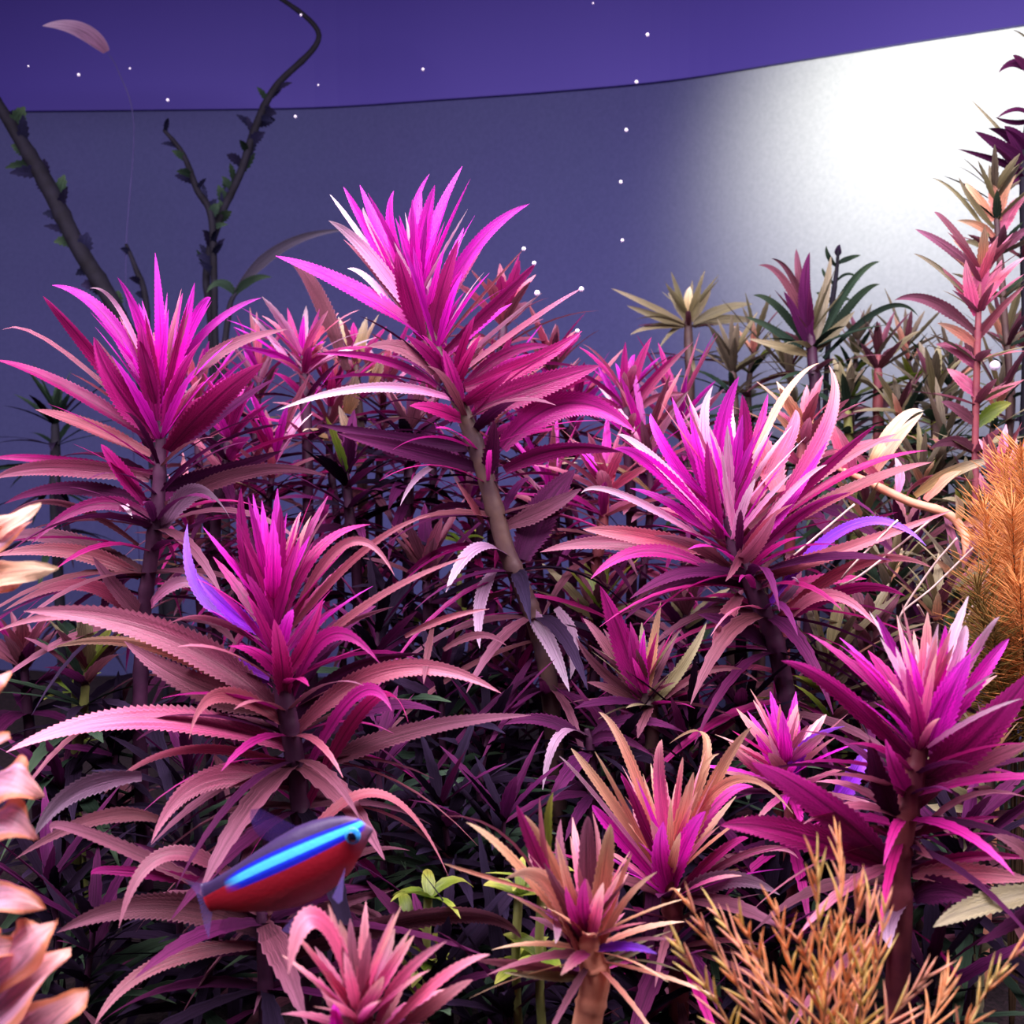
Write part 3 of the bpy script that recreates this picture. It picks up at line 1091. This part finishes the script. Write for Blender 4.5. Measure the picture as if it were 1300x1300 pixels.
thicken(A, 'MMDS', 'DPBPD', 0.046, 0.0042, rows=12)
thicken(B, 'MMMW', 'DPPDB', 0.044, 0.0042, rows=14)
thicken(D, 'MMWR', 'DRDDP', 0.046, 0.0042, rows=12)
thicken(Cc, 'DMD', 'DPBS', 0.040, 0.0042)
thicken(E, 'MMWN', 'DPS', 0.034, 0.004)
thicken(Fp, 'NOMO', 'DBS', 0.034, 0.0036, rows=6)
thicken(G, 'ONSB', 'BOL', 0.026, 0.0032, end=0.3, rows=4)
thicken(H, 'RSN', 'RSB', 0.026, 0.0036, end=0.5, rows=4)
thicken(I, 'DBL', 'PBL', 0.028, 0.004, rows=4)
thicken(F2, 'MNS', 'DP', 0.028, 0.004, rows=4)

for x, y, d in [(250, 500, .46), (330, 470, .48), (420, 500, .45), (490, 480, .48), (560, 470, .46), (620, 500, .44), (670, 540, .46), (730, 520, .47),
                (350, 570, .43), (300, 620, .44), (820, 560, .43), (860, 520, .46), (700, 620, .43), (590, 620, .45), (240, 660, .43)]:
    pl = Plant('thicket_plant', 'narrow-leaved pink and wine-red thicket plant ' + near(x, y), d, [(x, y), (x + R.uniform(-15, 15), y + 80), (x + R.uniform(-25, 25), y + 220)], 10, 'purple', 'pink thicket plants ' + near(x, y))
    for k in range(9):
        pl.whorl(0.02 + 0.09 * k, 6, 0.034 * R.uniform(.8, 1.2), 58 - 10 * k, 0.08 + 0.05 * k, 0.0042, ('DMRS', 'DMSW', 'DRSB', 'DSPY', 'DPB')[min(k, 4)], teeth=6)
for x, y, d in [(960, 430, .55), (1000, 470, .52), (1090, 430, .55), (1150, 440, .52), (1210, 470, .5), (1275, 430, .5), (1140, 520, .47), (1200, 560, .45), (1270, 500, .46), (1230, 620, .43), (1170, 600, .44), (1100, 640, .42), (1130, 730, .4), (1220, 730, .39), (1050, 840, .36)]:
    pl = Plant('thicket_plant', 'drab olive and brown thicket plant ' + near(x, y), d, [(x, y), (x + R.uniform(-15, 15), y + 80), (x + R.uniform(-25, 25), y + 220)], 9, 'olive', 'drab thicket plants ' + near(x, y))
    for k in range(8):
        pl.whorl(0.02 + 0.1 * k, 6, 0.03 * R.uniform(.7, 1.2), 58 - 10 * k, 0.08 + 0.05 * k, 0.004, ('CLB', 'LCOT', 'LCTG', 'CTBG', 'BTK')[min(k, 4)], teeth=6)
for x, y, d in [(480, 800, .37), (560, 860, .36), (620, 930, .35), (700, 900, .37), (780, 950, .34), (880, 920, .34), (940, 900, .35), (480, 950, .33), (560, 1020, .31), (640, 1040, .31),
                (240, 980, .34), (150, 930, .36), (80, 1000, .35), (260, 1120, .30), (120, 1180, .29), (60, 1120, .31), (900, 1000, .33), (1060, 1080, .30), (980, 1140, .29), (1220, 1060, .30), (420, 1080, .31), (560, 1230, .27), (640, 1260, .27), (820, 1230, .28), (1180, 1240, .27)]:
    pl = Plant('shade_plant', 'wine-brown plant with narrow leaves painted dark for the shade ' + near(x, y), d, [(x, y), (x + R.uniform(-15, 15), y + 80), (x + R.uniform(-20, 20), y + 160)], 10, 'purple', 'dark shade plants ' + near(x, y))
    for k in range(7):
        pl.whorl(0.02 + 0.13 * k, 6, 0.034 * R.uniform(.7, 1.2), 50 - 9 * k, 0.1 + 0.06 * k, 0.0045, ('PKKP', 'PKK', 'KKKT')[min(k, 2)], teeth=6)  # deep shade between the stems painted in with blackish leaf sets

# ------------------------------------------------------------------ low undergrowth on the soil
def under(name, label, px, py, d, cols, n, L, w, group, stem='dark', rows=3):
    p = P(px, py, d)
    if p.z < FLOOR + 0.015: p.z = FLOOR + 0.015
    root = empty(name, (p.x, p.y, FLOOR)); tag(root, label, 'plant', group)
    path = [Vector((0, 0, (p.z - FLOOR) * k / 6)) + Vector((math.sin(k) * .001, math.cos(k * 1.3) * .001, 0)) for k in range(7)]
    V, Fc, UV = tube(path, [0.0011] * 7, 6)
    mkobj('stem', V, Fc, STEM[stem], root, UV)
    for r_ in range(rows):
        z = (p.z - FLOOR) * (1 - r_ * 0.22)
        for k in range(n):
            a = 6.283 * (k + R.random() * 0.6) / n + r_
            e = R.uniform(0.1, 0.9) - r_ * 0.2
            l = L * R.uniform(0.6, 1.2)
            v = Vector((math.cos(a) * math.cos(e), math.sin(a) * math.cos(e), math.sin(e)))
            b = Vector((p.x, p.y, FLOOR + z))
            add_leaf(root, b, b + v * l * 0.55, b + v * l - Vector((0, 0, l * R.uniform(0, 0.4))), w * R.uniform(.7, 1.2), R.choice(cols),
                     Vector((-math.sin(a), math.cos(a), R.uniform(-.5, .5))), teeth=5, tooth=0.06, prof='oval' if w > 0.006 else 'lin')
    return root


for k in range(36):
    px = R.uniform(40, 1260); d = R.uniform(0.27, 0.5)
    lo_y = 650 + F * ((-FLOOR / d - 0.1045) / 0.9945)
    py = lo_y - R.uniform(20, 120)
    under('undergrowth_plant', 'dim low undergrowth plant with short leaves ' + near(px, py), px, py, d,
          R.choice(['PKK', 'PKT', 'KBK', 'PBK']), 5, R.uniform(0.022, 0.04), 0.005, 'low undergrowth ' + near(px, py))
for px, py, d in [(545, 1140, 0.27), (690, 1120, 0.26), (660, 1135, 0.265), (585, 690, 0.43), (520, 700, 0.44), (95, 880, 0.4), (880, 745, 0.45), (520, 1180, 0.28), (1070, 465, 0.55)]:
    under('green_sprout', 'little yellow-green sprout ' + near(px, py), px, py, d, 'GG', 5, 0.012, 0.0045, 'green sprouts ' + near(px, py), 'green', 2)

# ------------------------------------------------------------------ dark, algae-covered stems at the rear
def rear_stem(label, d, pts, w, twigs, mat='dark'):
    pl = Plant('bare_stem', label, d, pts, w, mat, cat='plant', taper=0.5)
    for (x, y, x2, y2, ww) in twigs:
        b = P(x, y, d); t = P(x2, y2, d + R.uniform(-.015, .015))
        add_leaf(pl.root, b, (b + t) / 2 + Vector((0, 0, .001)), t, ww * d / F, R.choice('ZZZT'), (t - b).cross(b).normalized(), name='leaf_stub',
                 teeth=5, tooth=0.3, prof='oval')
    return pl


def stubs(pts, step, w, l):
    out = []
    for (x0, y0), (x1, y1) in zip(pts[:-1], pts[1:]):
        L = math.hypot(x1 - x0, y1 - y0); n = max(1, int(L / step))
        for k in range(n):
            s = (k + R.random()) / n
            x, y = x0 + (x1 - x0) * s, y0 + (y1 - y0) * s
            a = R.choice((-1, 1)) * R.uniform(0.3, 1.3) + math.atan2(y0 - y1, x0 - x1)
            out.append((x, y, x + math.cos(a) * l * R.uniform(.5, 1.2), y + math.sin(a) * l * R.uniform(.5, 1.2), w * R.uniform(.6, 1.3)))
    return out


p1 = [(-20, 105), (15, 160), (60, 235), (100, 315), (150, 400), (190, 520)]
rear_stem('thick algae-dark stem leaning in from the side in front of the dim rear sheet', 0.60, p1, 22, stubs(p1[:5], 11, 17, 34))
p2 = [(345, -10), (405, 45), (350, 110), (325, 160), (305, 220), (278, 280), (262, 350), (270, 460)]
rear_stem('crooked dark stem bending toward the top of the rear sheet', 0.63, p2, 10, stubs(p2[2:7], 9, 13, 30))
p3 = [(208, 165), (232, 195), (250, 240), (268, 275), (272, 360), (275, 470)]
rear_stem('short forked dark stem with drooping bare tip beside the crooked stem', 0.62, p3, 9, stubs(p3[:5], 13, 11, 24))
p4 = [(160, 310), (172, 340), (185, 380), (190, 470)]
rear_stem('faint small dark twig behind the tall magenta plant by the rear sheet', 0.62, p4, 8, stubs(p4[:3], 20, 9, 16))
p5 = [(205, 255), (262, 268), (300, 262), (310, 300)]
AL = Plant('rear_leaf_plant', 'grey-green long leaf arching behind the hot magenta crown', 0.58, [(300, 372), (290, 400), (285, 520)], 8, 'dark')
AL.leaves('''
300 370 360 312 440 292 18 X 0
298 374 320 355 345 352 12 T 0
300 375 280 360 262 372 14 T 0
''')
PT = Plant('rear_leaf_plant', 'thin trailing stalk with one pale spoon-shaped leaf tip before the violet panel', 0.62,
           [(135, 65), (150, 90), (170, 160), (160, 320), (165, 480)], 1.6, 'hazy')
PT.leaves('''
135 66 100 38 54 33 24 U -1
''', tooth=0.0, prof='oval')

# ------------------------------------------------------------------ ruffled peach plant close at the left
def ruffled(label, d, pts, data, stem_w=14):
    pl = Plant('ruffled_plant', label, d, pts, stem_w, 'salmon', cat='plant')
    for ln in data.strip().splitlines():
        k = ln.split(); bx, by, mx, my, tx, ty, w = map(float, k[:7])
        b, m, t = P(bx, by, d + .003), P(mx, my, d - .004), P(tx, ty, d)
        T = (t - b).normalized()
        nn = (Vector((0, 0, 1)) * R.uniform(.55, .9) - m.normalized() * .75)          # blades tip up toward the light
        wd = nn.cross(T).normalized()
        add_leaf(pl.root, b, m, t, w * d / F, k[7], wd, name='ruffled_leaf', teeth=12, tooth=0.0, fold=R.uniform(-.3, .4), ruffle=0.10, prof='oval')
    return pl


LM['Q'] = leaf_mat('leaf_ruffled_peach', '#d8a0dc', '#ecb0d0', '#f4b0a0', '#e0a8cc', 0.15, 0.35, 0.4, 0.2, 0.4, 0.8, 3.6, '#f0965c')
ruffled('ruffled peach and lilac plant close to the glass below the arched salmon leaves', 0.19, [(-30, 960), (-25, 1100), (-20, 1300), (-15, 1420)], '''
-40 1000 10 985 56 1012 70 Q
-36 1065 5 1040 48 1066 62 Q
-40 1165 0 1140 56 1154 50 Q
-36 1260 20 1205 70 1170 74 Q
-34 1320 30 1255 90 1205 86 Q
-10 1370 50 1310 112 1260 76 Q
-50 1230 -10 1205 20 1200 60 Q
-30 960 -8 945 12 932 34 Q
-30 880 -10 868 14 852 30 Q
''')
ruffled('peach plant with two wavy leaves poking in above the pink arching leaves', 0.22, [(-40, 700), (-38, 800), (-36, 1000)], '''
-38 690 0 668 52 640 34 O
-38 720 -5 690 40 662 30 Q
-40 745 0 728 74 722 44 O
-38 760 -10 745 30 738 34 Q
''')

# ------------------------------------------------------------------ orange feathery plants
needle_m = plain_mat('needle_orange', '#ffb070', '#ffdcae', 300, 0.45, 0.42, bump=0)
needle_y = plain_mat('needle_yellow', '#fadc80', '#fff4b8', 300, 0.45, 0.42, bump=0)
needle_o = plain_mat('needle_olive', '#6e5e30', '#a08448', 300, 0.45, 0.3, bump=0)
needle_a = plain_mat('needle_amber', '#cc8448', '#f0b06c', 300, 0.5, 0.3, bump=0)
needle_s = plain_mat('needle_salmon', '#f4a488', '#ffd4b8', 300, 0.45, 0.3, bump=0)
frond_m = plain_mat('frond_stem', '#e09860', '#f4bc8c', 200, 0.5, 0.1, bump=0)


def needle_geo(L, r):
    V = []
    for z, q in ((0, 0.8), (0.35, 1.0), (0.75, 0.7), (1.0, 0.08)):
        bend = 0.06 * L * z * z
        for k in range(4):
            a = k * math.pi / 2
            V.append(Vector((math.cos(a) * r * q + bend, math.sin(a) * r * q, z * L)))
    Fc = [(i * 4 + k, i * 4 + (k + 1) % 4, i * 4 + 4 + (k + 1) % 4, i * 4 + 4 + k) for i in range(3) for k in range(4)]
    return V, Fc


def feather(label, d, root_px, fronds, single=True, nl=34, nr=2.2, step=9, up=0.55, fm=None):
    base = P(root_px[0], root_px[1], d)
    root = empty('feathery_plant', (base.x, base.y, FLOOR)); tag(root, label, 'plant')
    shared = {}
    for mat in (needle_m, needle_y, needle_o, needle_s, needle_a):
        V, Fc = needle_geo(nl * d / F, nr * d / F)
        me = bpy.data.meshes.new('needle'); me.from_pydata([tuple(v) for v in V], [], Fc)
        me.polygons.foreach_set('use_smooth', [True] * len(me.polygons)); me.materials.append(mat)
        shared[mat.name] = me
    for bx, by, mx, my, tx, ty, dz, mat in fronds:
        b, m, t = P(bx, by, d), P(mx, my, d + dz * .5), P(tx, ty, d + dz)
        pts, tan = bez(b, m, t, 24)
        low = Vector((base.x, base.y, FLOOR))
        full = smooth_path([low, low.lerp(b, .6) + Vector((0, 0, .002))] + [b], 4)[:-1] + pts
        V, Fc, UV = tube([p - root.location for p in full], [1.9 * d / F] * (len(full) - 24) + [1.9 * d / F * (1 - .6 * k / 23) for k in range(24)], 6)
        fr = mkobj('frond', V, Fc, fm or frond_m, root, UV)
        Lp = math.hypot(tx - bx, ty - by) + 1
        cnt = max(6, int(Lp / step))
        gV, gF = [], []
        for k in range(cnt):
            s = (k + 0.3 + .4 * R.random()) / cnt
            i = min(int(s * 23), 22)
            p = pts[i].lerp(pts[i + 1], s * 23 - i); T = tan[i]
            nside = 2 if single else 6
            for q in range(nside):
                a = q * 2 * math.pi / nside + k * 1.2 + R.uniform(-.4, .4)
                if single: a = q * math.pi + R.uniform(-.9, .9)
                ax = RT.copy(); ax = (ax - T * ax.dot(T)).normalized()
                ax = Matrix.Rotation(a, 3, T) @ ax
                dirv = (T * (0.9 + s * 0.5) + ax * up * (1.25 - .5 * s) * R.uniform(.6, 1.35) + Vector((R.uniform(-.1, .1), R.uniform(-.1, .1), 0))).normalized()
                sc = R.uniform(.5, 1.15) * (1 - .45 * s)
                rot = dirv.to_track_quat('Z', 'Y').to_matrix()
                if single:
                    mm = mat if R.random() < .65 else R.choice((needle_m, needle_y, needle_s))
                    o = bpy.data.objects.new('needle', shared[mm.name]); col.objects.link(o); o.parent = fr
                    o.matrix_local = Matrix.Translation(p - root.location) @ rot.to_4x4() @ Matrix.Diagonal((1, 1, sc, 1))
                else:
                    V0, F0 = needle_geo(nl * d / F * sc, nr * d / F)
                    o0 = len(gV)
                    gV += [rot @ v + p - root.location for v in V0]; gF += [tuple(o0 + j for j in f) for f in F0]
        if not single:
            o = mkobj('fine_needles', gV, gF, mat, fr); o['kind'] = 'stuff'
    return root


feather('feathery plant of golden and peach needles standing in front of the broad crimson leaves', 0.20, (1060, 1400), [
    (940, 1330, 905, 1265, 855, 1194, -.004, needle_y),
    (985, 1330, 930, 1240, 872, 1142, 0, needle_s),
    (1000, 1320, 955, 1230, 905, 1153, .006, needle_s),
    (1010, 1325, 975, 1240, 935, 1160, -.006, needle_m),
    (1030, 1320, 1005, 1230, 985, 1150, 0, needle_m),
    (1045, 1320, 1040, 1200, 1036, 1088, -.004, needle_y),
    (1060, 1320, 1068, 1180, 1062, 1064, .006, needle_m),
    (1065, 1320, 1080, 1210, 1092, 1122, -.006, needle_m),
    (1075, 1325, 1092, 1230, 1108, 1136, .004, needle_s),
    (1085, 1325, 1110, 1240, 1124, 1147, 0, needle_m),
    (1050, 1325, 1030, 1240, 1012, 1190, -.01, needle_m),
    (1090, 1330, 1093, 1270, 1098, 1200, -.012, needle_y),
    (1040, 1325, 1052, 1250, 1060, 1170, -.012, needle_m),
    (1110, 1330, 1140, 1280, 1180, 1235, 0, needle_s),
    (1215, 1330, 1245, 1270, 1288, 1211, -.004, needle_y),
    (1160, 1335, 1185, 1290, 1205, 1240, .004, needle_m),
], True, 74, 2.0, 25, 0.42)

feather('dense orange feathery plant growing at the side beyond the straw-coloured leaves', 0.33, (1300, 1000), [
    (1275, 900, 1262, 760, 1250, 640, 0, needle_a),
    (1290, 900, 1285, 730, 1275, 590, .01, needle_a),
    (1305, 900, 1305, 720, 1296, 570, 0, needle_a),
    (1300, 900, 1290, 760, 1285, 650, -.015, needle_a),
    (1320, 900, 1325, 740, 1318, 600, .01, needle_a),
    (1285, 930, 1256, 830, 1240, 740, -.008, needle_o),
    (1295, 950, 1270, 860, 1262, 790, -.012, needle_o),
    (1310, 930, 1300, 830, 1295, 740, -.02, needle_a),
    (1275, 960, 1262, 900, 1245, 830, .0, needle_o),
], False, 88, 0.75, 4.5, 1.7, plain_mat('frond_stem_brown', '#3c2c20', '#5a4430', 200, 0.7, 0.0, bump=0))
SH = Plant('stem_plant', 'small rose-tipped shoot poking out of the orange feathery plant', 0.35, [(1270, 590), (1272, 640), (1276, 760)], 14, 'salmon')
SH.leaves('''
1270 625 1258 590 1248 555 16 R
1271 622 1270 585 1272 548 16 R
1272 625 1284 590 1290 556 16 R
1270 635 1252 620 1244 600 14 S
1273 635 1288 615 1300 600 14 S
''')
SH.whorl(0.1, 5, 0.016, 50, 0, 0.004, 'RSO')

# ------------------------------------------------------------------ pale straw stalks
straw = plain_mat('pale_straw', '#c8a8a0', '#ecd8d0', 200, 0.5, 0.2, bump=0)
for pts in ([(1085, 640), (1008, 705)], [(1188, 655), (1100, 725), (1070, 742)], [(1215, 683), (1182, 722), (1144, 780), (1150, 800)],
            [(1236, 695), (1185, 745), (1143, 782), (1155, 812)], [(1256, 722), (1228, 785), (1210, 815)], [(1140, 660), (1085, 715), (1068, 735)],
            [(1165, 768), (1173, 782)]):
    d = 0.33
    path = smooth_path([P(x, y, d + .004 * i) for i, (x, y) in enumerate(pts)], 8)
    foot = path[-1].copy()
    V, Fc, UV = tube([p - foot for p in path], [1.5 * d / F] * len(path), 6)
    o = mkobj('dry_stalk', V, Fc, straw, None, UV, True, foot)
    tag(o, 'thin pale dry stalk slanting between the magenta bush and the orange feathery plant', 'stalk', 'pale dry stalks slanting among the leaves')

# ------------------------------------------------------------------ the fish
def fish_mat():
    m, nt, out = nodes('neon_fish_skin')
    uv = nt.nodes.new('ShaderNodeUVMap')
    sp = nt.nodes.new('ShaderNodeSeparateXYZ'); nt.links.new(uv.outputs[0], sp.inputs[0])
    u = sp.outputs[0]; n = mth(nt, 'MULTIPLY', mth(nt, 'SUBTRACT', sp.outputs[1], 0.5), 200.0)   # height off the body axis
    s = mth(nt, 'MULTIPLY', u, 254.0)
    cen = mth(nt, 'ADD', mth(nt, 'MULTIPLY', s, 0.072), -1.0)
    bulge = mth(nt, 'MULTIPLY', mth(nt, 'MULTIPLY', u, mth(nt, 'SUBTRACT', 1.0, u)), 18.0)
    cen = mth(nt, 'ADD', cen, bulge)
    hw = mth(nt, 'ADD', mth(nt, 'MULTIPLY', mth(nt, 'MULTIPLY', u, mth(nt, 'SUBTRACT', 1.05, u)), 15.0), 3.2)
    rel = mth(nt, 'DIVIDE', mth(nt, 'SUBTRACT', n, cen), hw)
    a = mth(nt, 'ABSOLUTE', rel)
    below = mth(nt, 'MULTIPLY', mth(nt, 'SUBTRACT', cen, n), 1.0)
    red = mix(nt, mth(nt, 'DIVIDE', mth(nt, 'SUBTRACT', below, 34.0), 26.0, True), lin('#a81a30'), lin('#8a5868'))
    body = mix(nt, mth(nt, 'GREATER_THAN', n, cen), red, lin('#382854'))
    body = mix(nt, mth(nt, 'MULTIPLY', mth(nt, 'SUBTRACT', u, 0.88, True), 8.0, True), body, lin('#7a5878'))
    ua = mth(nt, 'MULTIPLY', mth(nt, 'SUBTRACT', u, 0.14), 9.0, True)
    ub = mth(nt, 'MULTIPLY', mth(nt, 'SUBTRACT', 0.995, u), 30.0, True)
    along = mth(nt, 'MULTIPLY', ua, ub)
    blue = mth(nt, 'MULTIPLY', mth(nt, 'MULTIPLY', mth(nt, 'SUBTRACT', 1.25, a, True), 6.0, True), along)
    # lower blue border is wider
    low = mth(nt, 'MULTIPLY', mth(nt, 'MULTIPLY', mth(nt, 'SUBTRACT', 1.9, mth(nt, 'ABSOLUTE', mth(nt, 'ADD', rel, 0.2)), True), 4.0, True), along)
    core = mth(nt, 'MULTIPLY', mth(nt, 'MULTIPLY', mth(nt, 'SUBTRACT', 0.85, mth(nt, 'ABSOLUTE', mth(nt, 'SUBTRACT', rel, 0.1)), True), 4.0, True), along)
    c = mix(nt, low, body, lin('#1420c8'))
    c = mix(nt, blue, c, lin('#1438f0'))
    c = mix(nt, core, c, lin('#50d8ff'))
    b = nt.nodes.new('ShaderNodeBsdfPrincipled')
    nt.links.new(c, b.inputs['Base Color'])
    b.inputs['Roughness'].default_value = 0.48
    b.inputs['Specular IOR Level'].default_value = 0.35
    no = nt.nodes.new('ShaderNodeTexVoronoi'); no.inputs['Scale'].default_value = 1.0
    mp = nt.nodes.new('ShaderNodeMapping'); mp.inputs['Scale'].default_value = (46, 40, 1)
    nt.links.new(uv.outputs[0], mp.inputs[0]); nt.links.new(mp.outputs[0], no.inputs['Vector'])
    bp = nt.nodes.new('ShaderNodeBump'); bp.inputs['Strength'].default_value = 0.15; bp.inputs['Distance'].default_value = 0.0002
    nt.links.new(no.outputs[0], bp.inputs['Height']); nt.links.new(bp.outputs[0], b.inputs['Normal'])
    nt.links.new(b.outputs[0], out.inputs[0])
    return m


def fin_mat(name, c, op):
    m, nt, out = nodes(name)
    uv = nt.nodes.new('ShaderNodeUVMap')
    w = nt.nodes.new('ShaderNodeTexWave'); w.inputs['Scale'].default_value = 6.0; w.bands_direction = 'X'
    nt.links.new(uv.outputs[0], w.inputs['Vector'])
    b = nt.nodes.new('ShaderNodeBsdfPrincipled'); b.inputs['Base Color'].default_value = lin(c); b.inputs['Roughness'].default_value = .3
    t = nt.nodes.new('ShaderNodeBsdfTransparent')
    ms = nt.nodes.new('ShaderNodeMixShader')
    nt.links.new(mth(nt, 'ADD', mth(nt, 'MULTIPLY', w.outputs[0], 0.3), op - .15), ms.inputs[0])
    nt.links.new(t.outputs[0], ms.inputs[1]); nt.links.new(b.outputs[0], ms.inputs[2]); nt.links.new(ms.outputs[0], out.inputs[0])
    return m


fd = 0.215
FS = fd / F
ftail = P(262, 1136, fd + 0.006); fsn = P(500, 1050, fd - 0.006)
fx = (fsn - ftail).normalized()
fz = (UP - fx * UP.dot(fx)).normalized()
fy = fz.cross(fx)
froot = empty('fish', ftail + fx * 127 * FS); tag(froot, 'slim neon fish with a glowing blue stripe and red flank swimming among the plants', 'fish')
prof = [(-2, 16, -22), (12, 15, -24), (37, 19, -34), (64, 24, -42), (91, 30, -49), (125, 37, -53), (159, 42, -51), (185, 42, -44), (209, 39, -34), (230, 33, -19), (243, 26, -9), (251, 17, -2), (257, 10, 3), (259, 7, 5)]
V, Fc, UV = [], [], []
ns = 28
rows = []
for i in range(len(prof) - 1):
    for k in range(3):
        s = k / 3
        rows.append(tuple(prof[i][j] * (1 - s) + prof[i + 1][j] * s for j in range(3)))
rows.append(prof[-1])
for s, tp, bt in rows:
    c = (tp + bt) / 2; h = (tp - bt) / 2
    wdt = h * (0.30 + 0.22 * math.sin(math.pi * min(1, max(0, s / 254)) ** 1.3))
    for k in range(ns):
        a = 2 * math.pi * k / ns
        zz = c + math.cos(a) * h
        V.append((fx * (s - 127) + fz * zz + fy * (math.sin(a) * wdt)) * FS)
        UV.append((s / 254, 0.5 + zz / 200))
nr_ = len(rows)
for i in range(nr_ - 1):
    for k in range(ns):
        Fc.append((i * ns + k, i * ns + (k + 1) % ns, (i + 1) * ns + (k + 1) % ns, (i + 1) * ns + k))
Fc.append(tuple(range(ns))); Fc.append(tuple((nr_ - 1) * ns + k for k in range(ns))[::-1])
mkobj('body', V, Fc, fish_mat(), froot, UV)


def fin(name, pts, mat, yoff=0.0, lean=0.0):
    """fan of rays from a fin base (s, n) to its outer edge"""
    V, UV, Fc = [], [], []
    k = len(pts)
    for j, (bs, bn, ts, tn) in enumerate(pts):
        for q in range(4):
            f = q / 3
            s, n = bs + (ts - bs) * f, bn + (tn - bn) * f
            V.append((fx * (s - 127) + fz * n + fy * (yoff + lean * f + 1.2 * math.sin(j * 1.7) * f)) * FS); UV.append((j / (k - 1), f))
    for j in range(k - 1):
        for q in range(3):
            Fc.append((j * 4 + q, j * 4 + 4 + q, j * 4 + 5 + q, j * 4 + 1 + q))
    return mkobj(name, V, Fc, mat, froot, UV)


clear = fin_mat('fin_lilac', '#7868b8', 0.5)
darkf = fin_mat('fin_dusky', '#4a3080', 0.55)
redf = fin_mat('fin_red_base', '#7a3050', 0.4)
fin('dorsal_fin', [(160, 42, 118, 80), (150, 42, 104, 82), (138, 40, 100, 72), (126, 37, 100, 58), (116, 35, 104, 44)], darkf)
fin('adipose_fin', [(44, 19, 34, 26), (40, 18, 30, 23), (36, 18, 28, 19)], redf)
fin('tail_fin', [(2, 14, -26, 30), (0, 8, -22, 22), (-2, 0, -14, 8), (-2, -6, -14, -8), (-2, -14, -18, -26), (0, -18, -20, -40), (2, -20, -18, -54)], clear)
fin('anal_fin', [(20, -27, 0, -46), (34, -34, 16, -60), (50, -40, 36, -72), (66, -46, 58, -80), (84, -51, 84, -76)], fin_mat('fin_smoky', '#2a2038', 0.3))
fin('pelvic_fin', [(124, -56, 96, -72), (130, -56, 106, -80), (138, -56, 118, -84), (142, -55, 130, -78)], clear, -6, -6)
fin('pelvic_fin', [(140, -54, 132, -72), (146, -54, 140, -78), (150, -53, 146, -74)], fin_mat('fin_pale', '#e8d8e8', 0.75), -10, -8)
fin('pectoral_fin', [(206, -30, 186, -52), (208, -28, 190, -62), (210, -26, 198, -60), (212, -24, 204, -48)], clear, -12, -10)


def ball(name, c, r, mat, parent=None, loc=None, sx=1.0, seg=16, rg=10, flat=None):
    V, Fc = [], []
    for i in range(rg + 1):
        th = math.pi * i / rg
        for k in range(seg):
            a = 2 * math.pi * k / seg
            v = Vector((math.sin(th) * math.cos(a), math.sin(th) * math.sin(a), math.cos(th))) * r
            if flat is not None: v = v - flat * (v.dot(flat) * .5)
            V.append(c + v)
    for i in range(rg):
        for k in range(seg):
            Fc.append((i * seg + k, i * seg + (k + 1) % seg, (i + 1) * seg + (k + 1) % seg, (i + 1) * seg + k))
    return mkobj(name, V, Fc, mat, parent, None, True, loc)


eye_c = (fx * (237 - 127) + fz * 9 - fy * 13.0) * FS
ball('eye', eye_c, 11 * FS, plain_mat('eye_ring', '#2a80e0', '#50c8ff', 900, .2, bump=0), froot, flat=fy)
ball('pupil', eye_c - fy * 3.2 * FS - fz * 1.0 * FS, 6.8 * FS, plain_mat('pupil_dark', '#060818', '#0a1028', 50, .1, spec=.8, bump=0), froot, flat=fy)

# ------------------------------------------------------------------ bubbles in the water
def bubble_mat():
    m, nt, out = nodes('air_bubble')
    b = nt.nodes.new('ShaderNodeBsdfPrincipled')
    b.inputs['Base Color'].default_value = lin('#f4f0ff'); b.inputs['Roughness'].default_value = 0.08
    b.inputs['Specular IOR Level'].default_value = 1.0
    t = nt.nodes.new('ShaderNodeBsdfTranslucent'); t.inputs[0].default_value = lin('#f4f0ff')
    ms = nt.nodes.new('ShaderNodeMixShader'); ms.inputs[0].default_value = .3
    nt.links.new(b.outputs[0], ms.inputs[1]); nt.links.new(t.outputs[0], ms.inputs[2]); nt.links.new(ms.outputs[0], out.inputs[0])
    return m


bmat = bubble_mat()
for x, y, r in [(822, 44, 2.6), (808, 104, 2.6), (795, 165, 2.6), (788, 231, 2.6), (790, 305, 2.4)]:
    o = ball('air_bubble', Vector(), r * .45 / F, bmat, None, P(x, y, .45), seg=10, rg=6)
    tag(o, 'tiny white bubble in the rising column before the rear sheet', 'bubble', 'column of rising bubbles')
for x, y, r in [(753, 4, 2), (537, 88, 3), (213, 127, 3), (375, 148, 3), (100, 95, 3), (382, 19, 2.4), (36, 84, 1.8), (165, 87, 2), (404, 108, 2)]:
    o = ball('drifting_speck', Vector(), r * .37 / F, bmat, None, P(x, y, .5), seg=10, rg=6)
    tag(o, 'pale speck drifting in the open water below the violet panel', 'speck', 'specks drifting in the open water')
for x, y, r in [(665, 316, 3), (678, 334, 3), (682, 372, 4), (738, 367, 3.6), (733, 420, 3)]:
    o = ball('air_bubble', Vector(), r * .34 / F, bmat, None, P(x, y, .35), seg=10, rg=6)
    tag(o, 'tiny bubble clinging to a leaf tip of the hot magenta crown', 'bubble', 'bubbles on the leaf tips')
o = ball('air_bubble', Vector(), 6.5 * .41 / F, bmat, None, P(1263, 464, .405), seg=14, rg=8)
tag(o, 'large white bubble beside the stem of the slender pink-tipped plant', 'bubble')
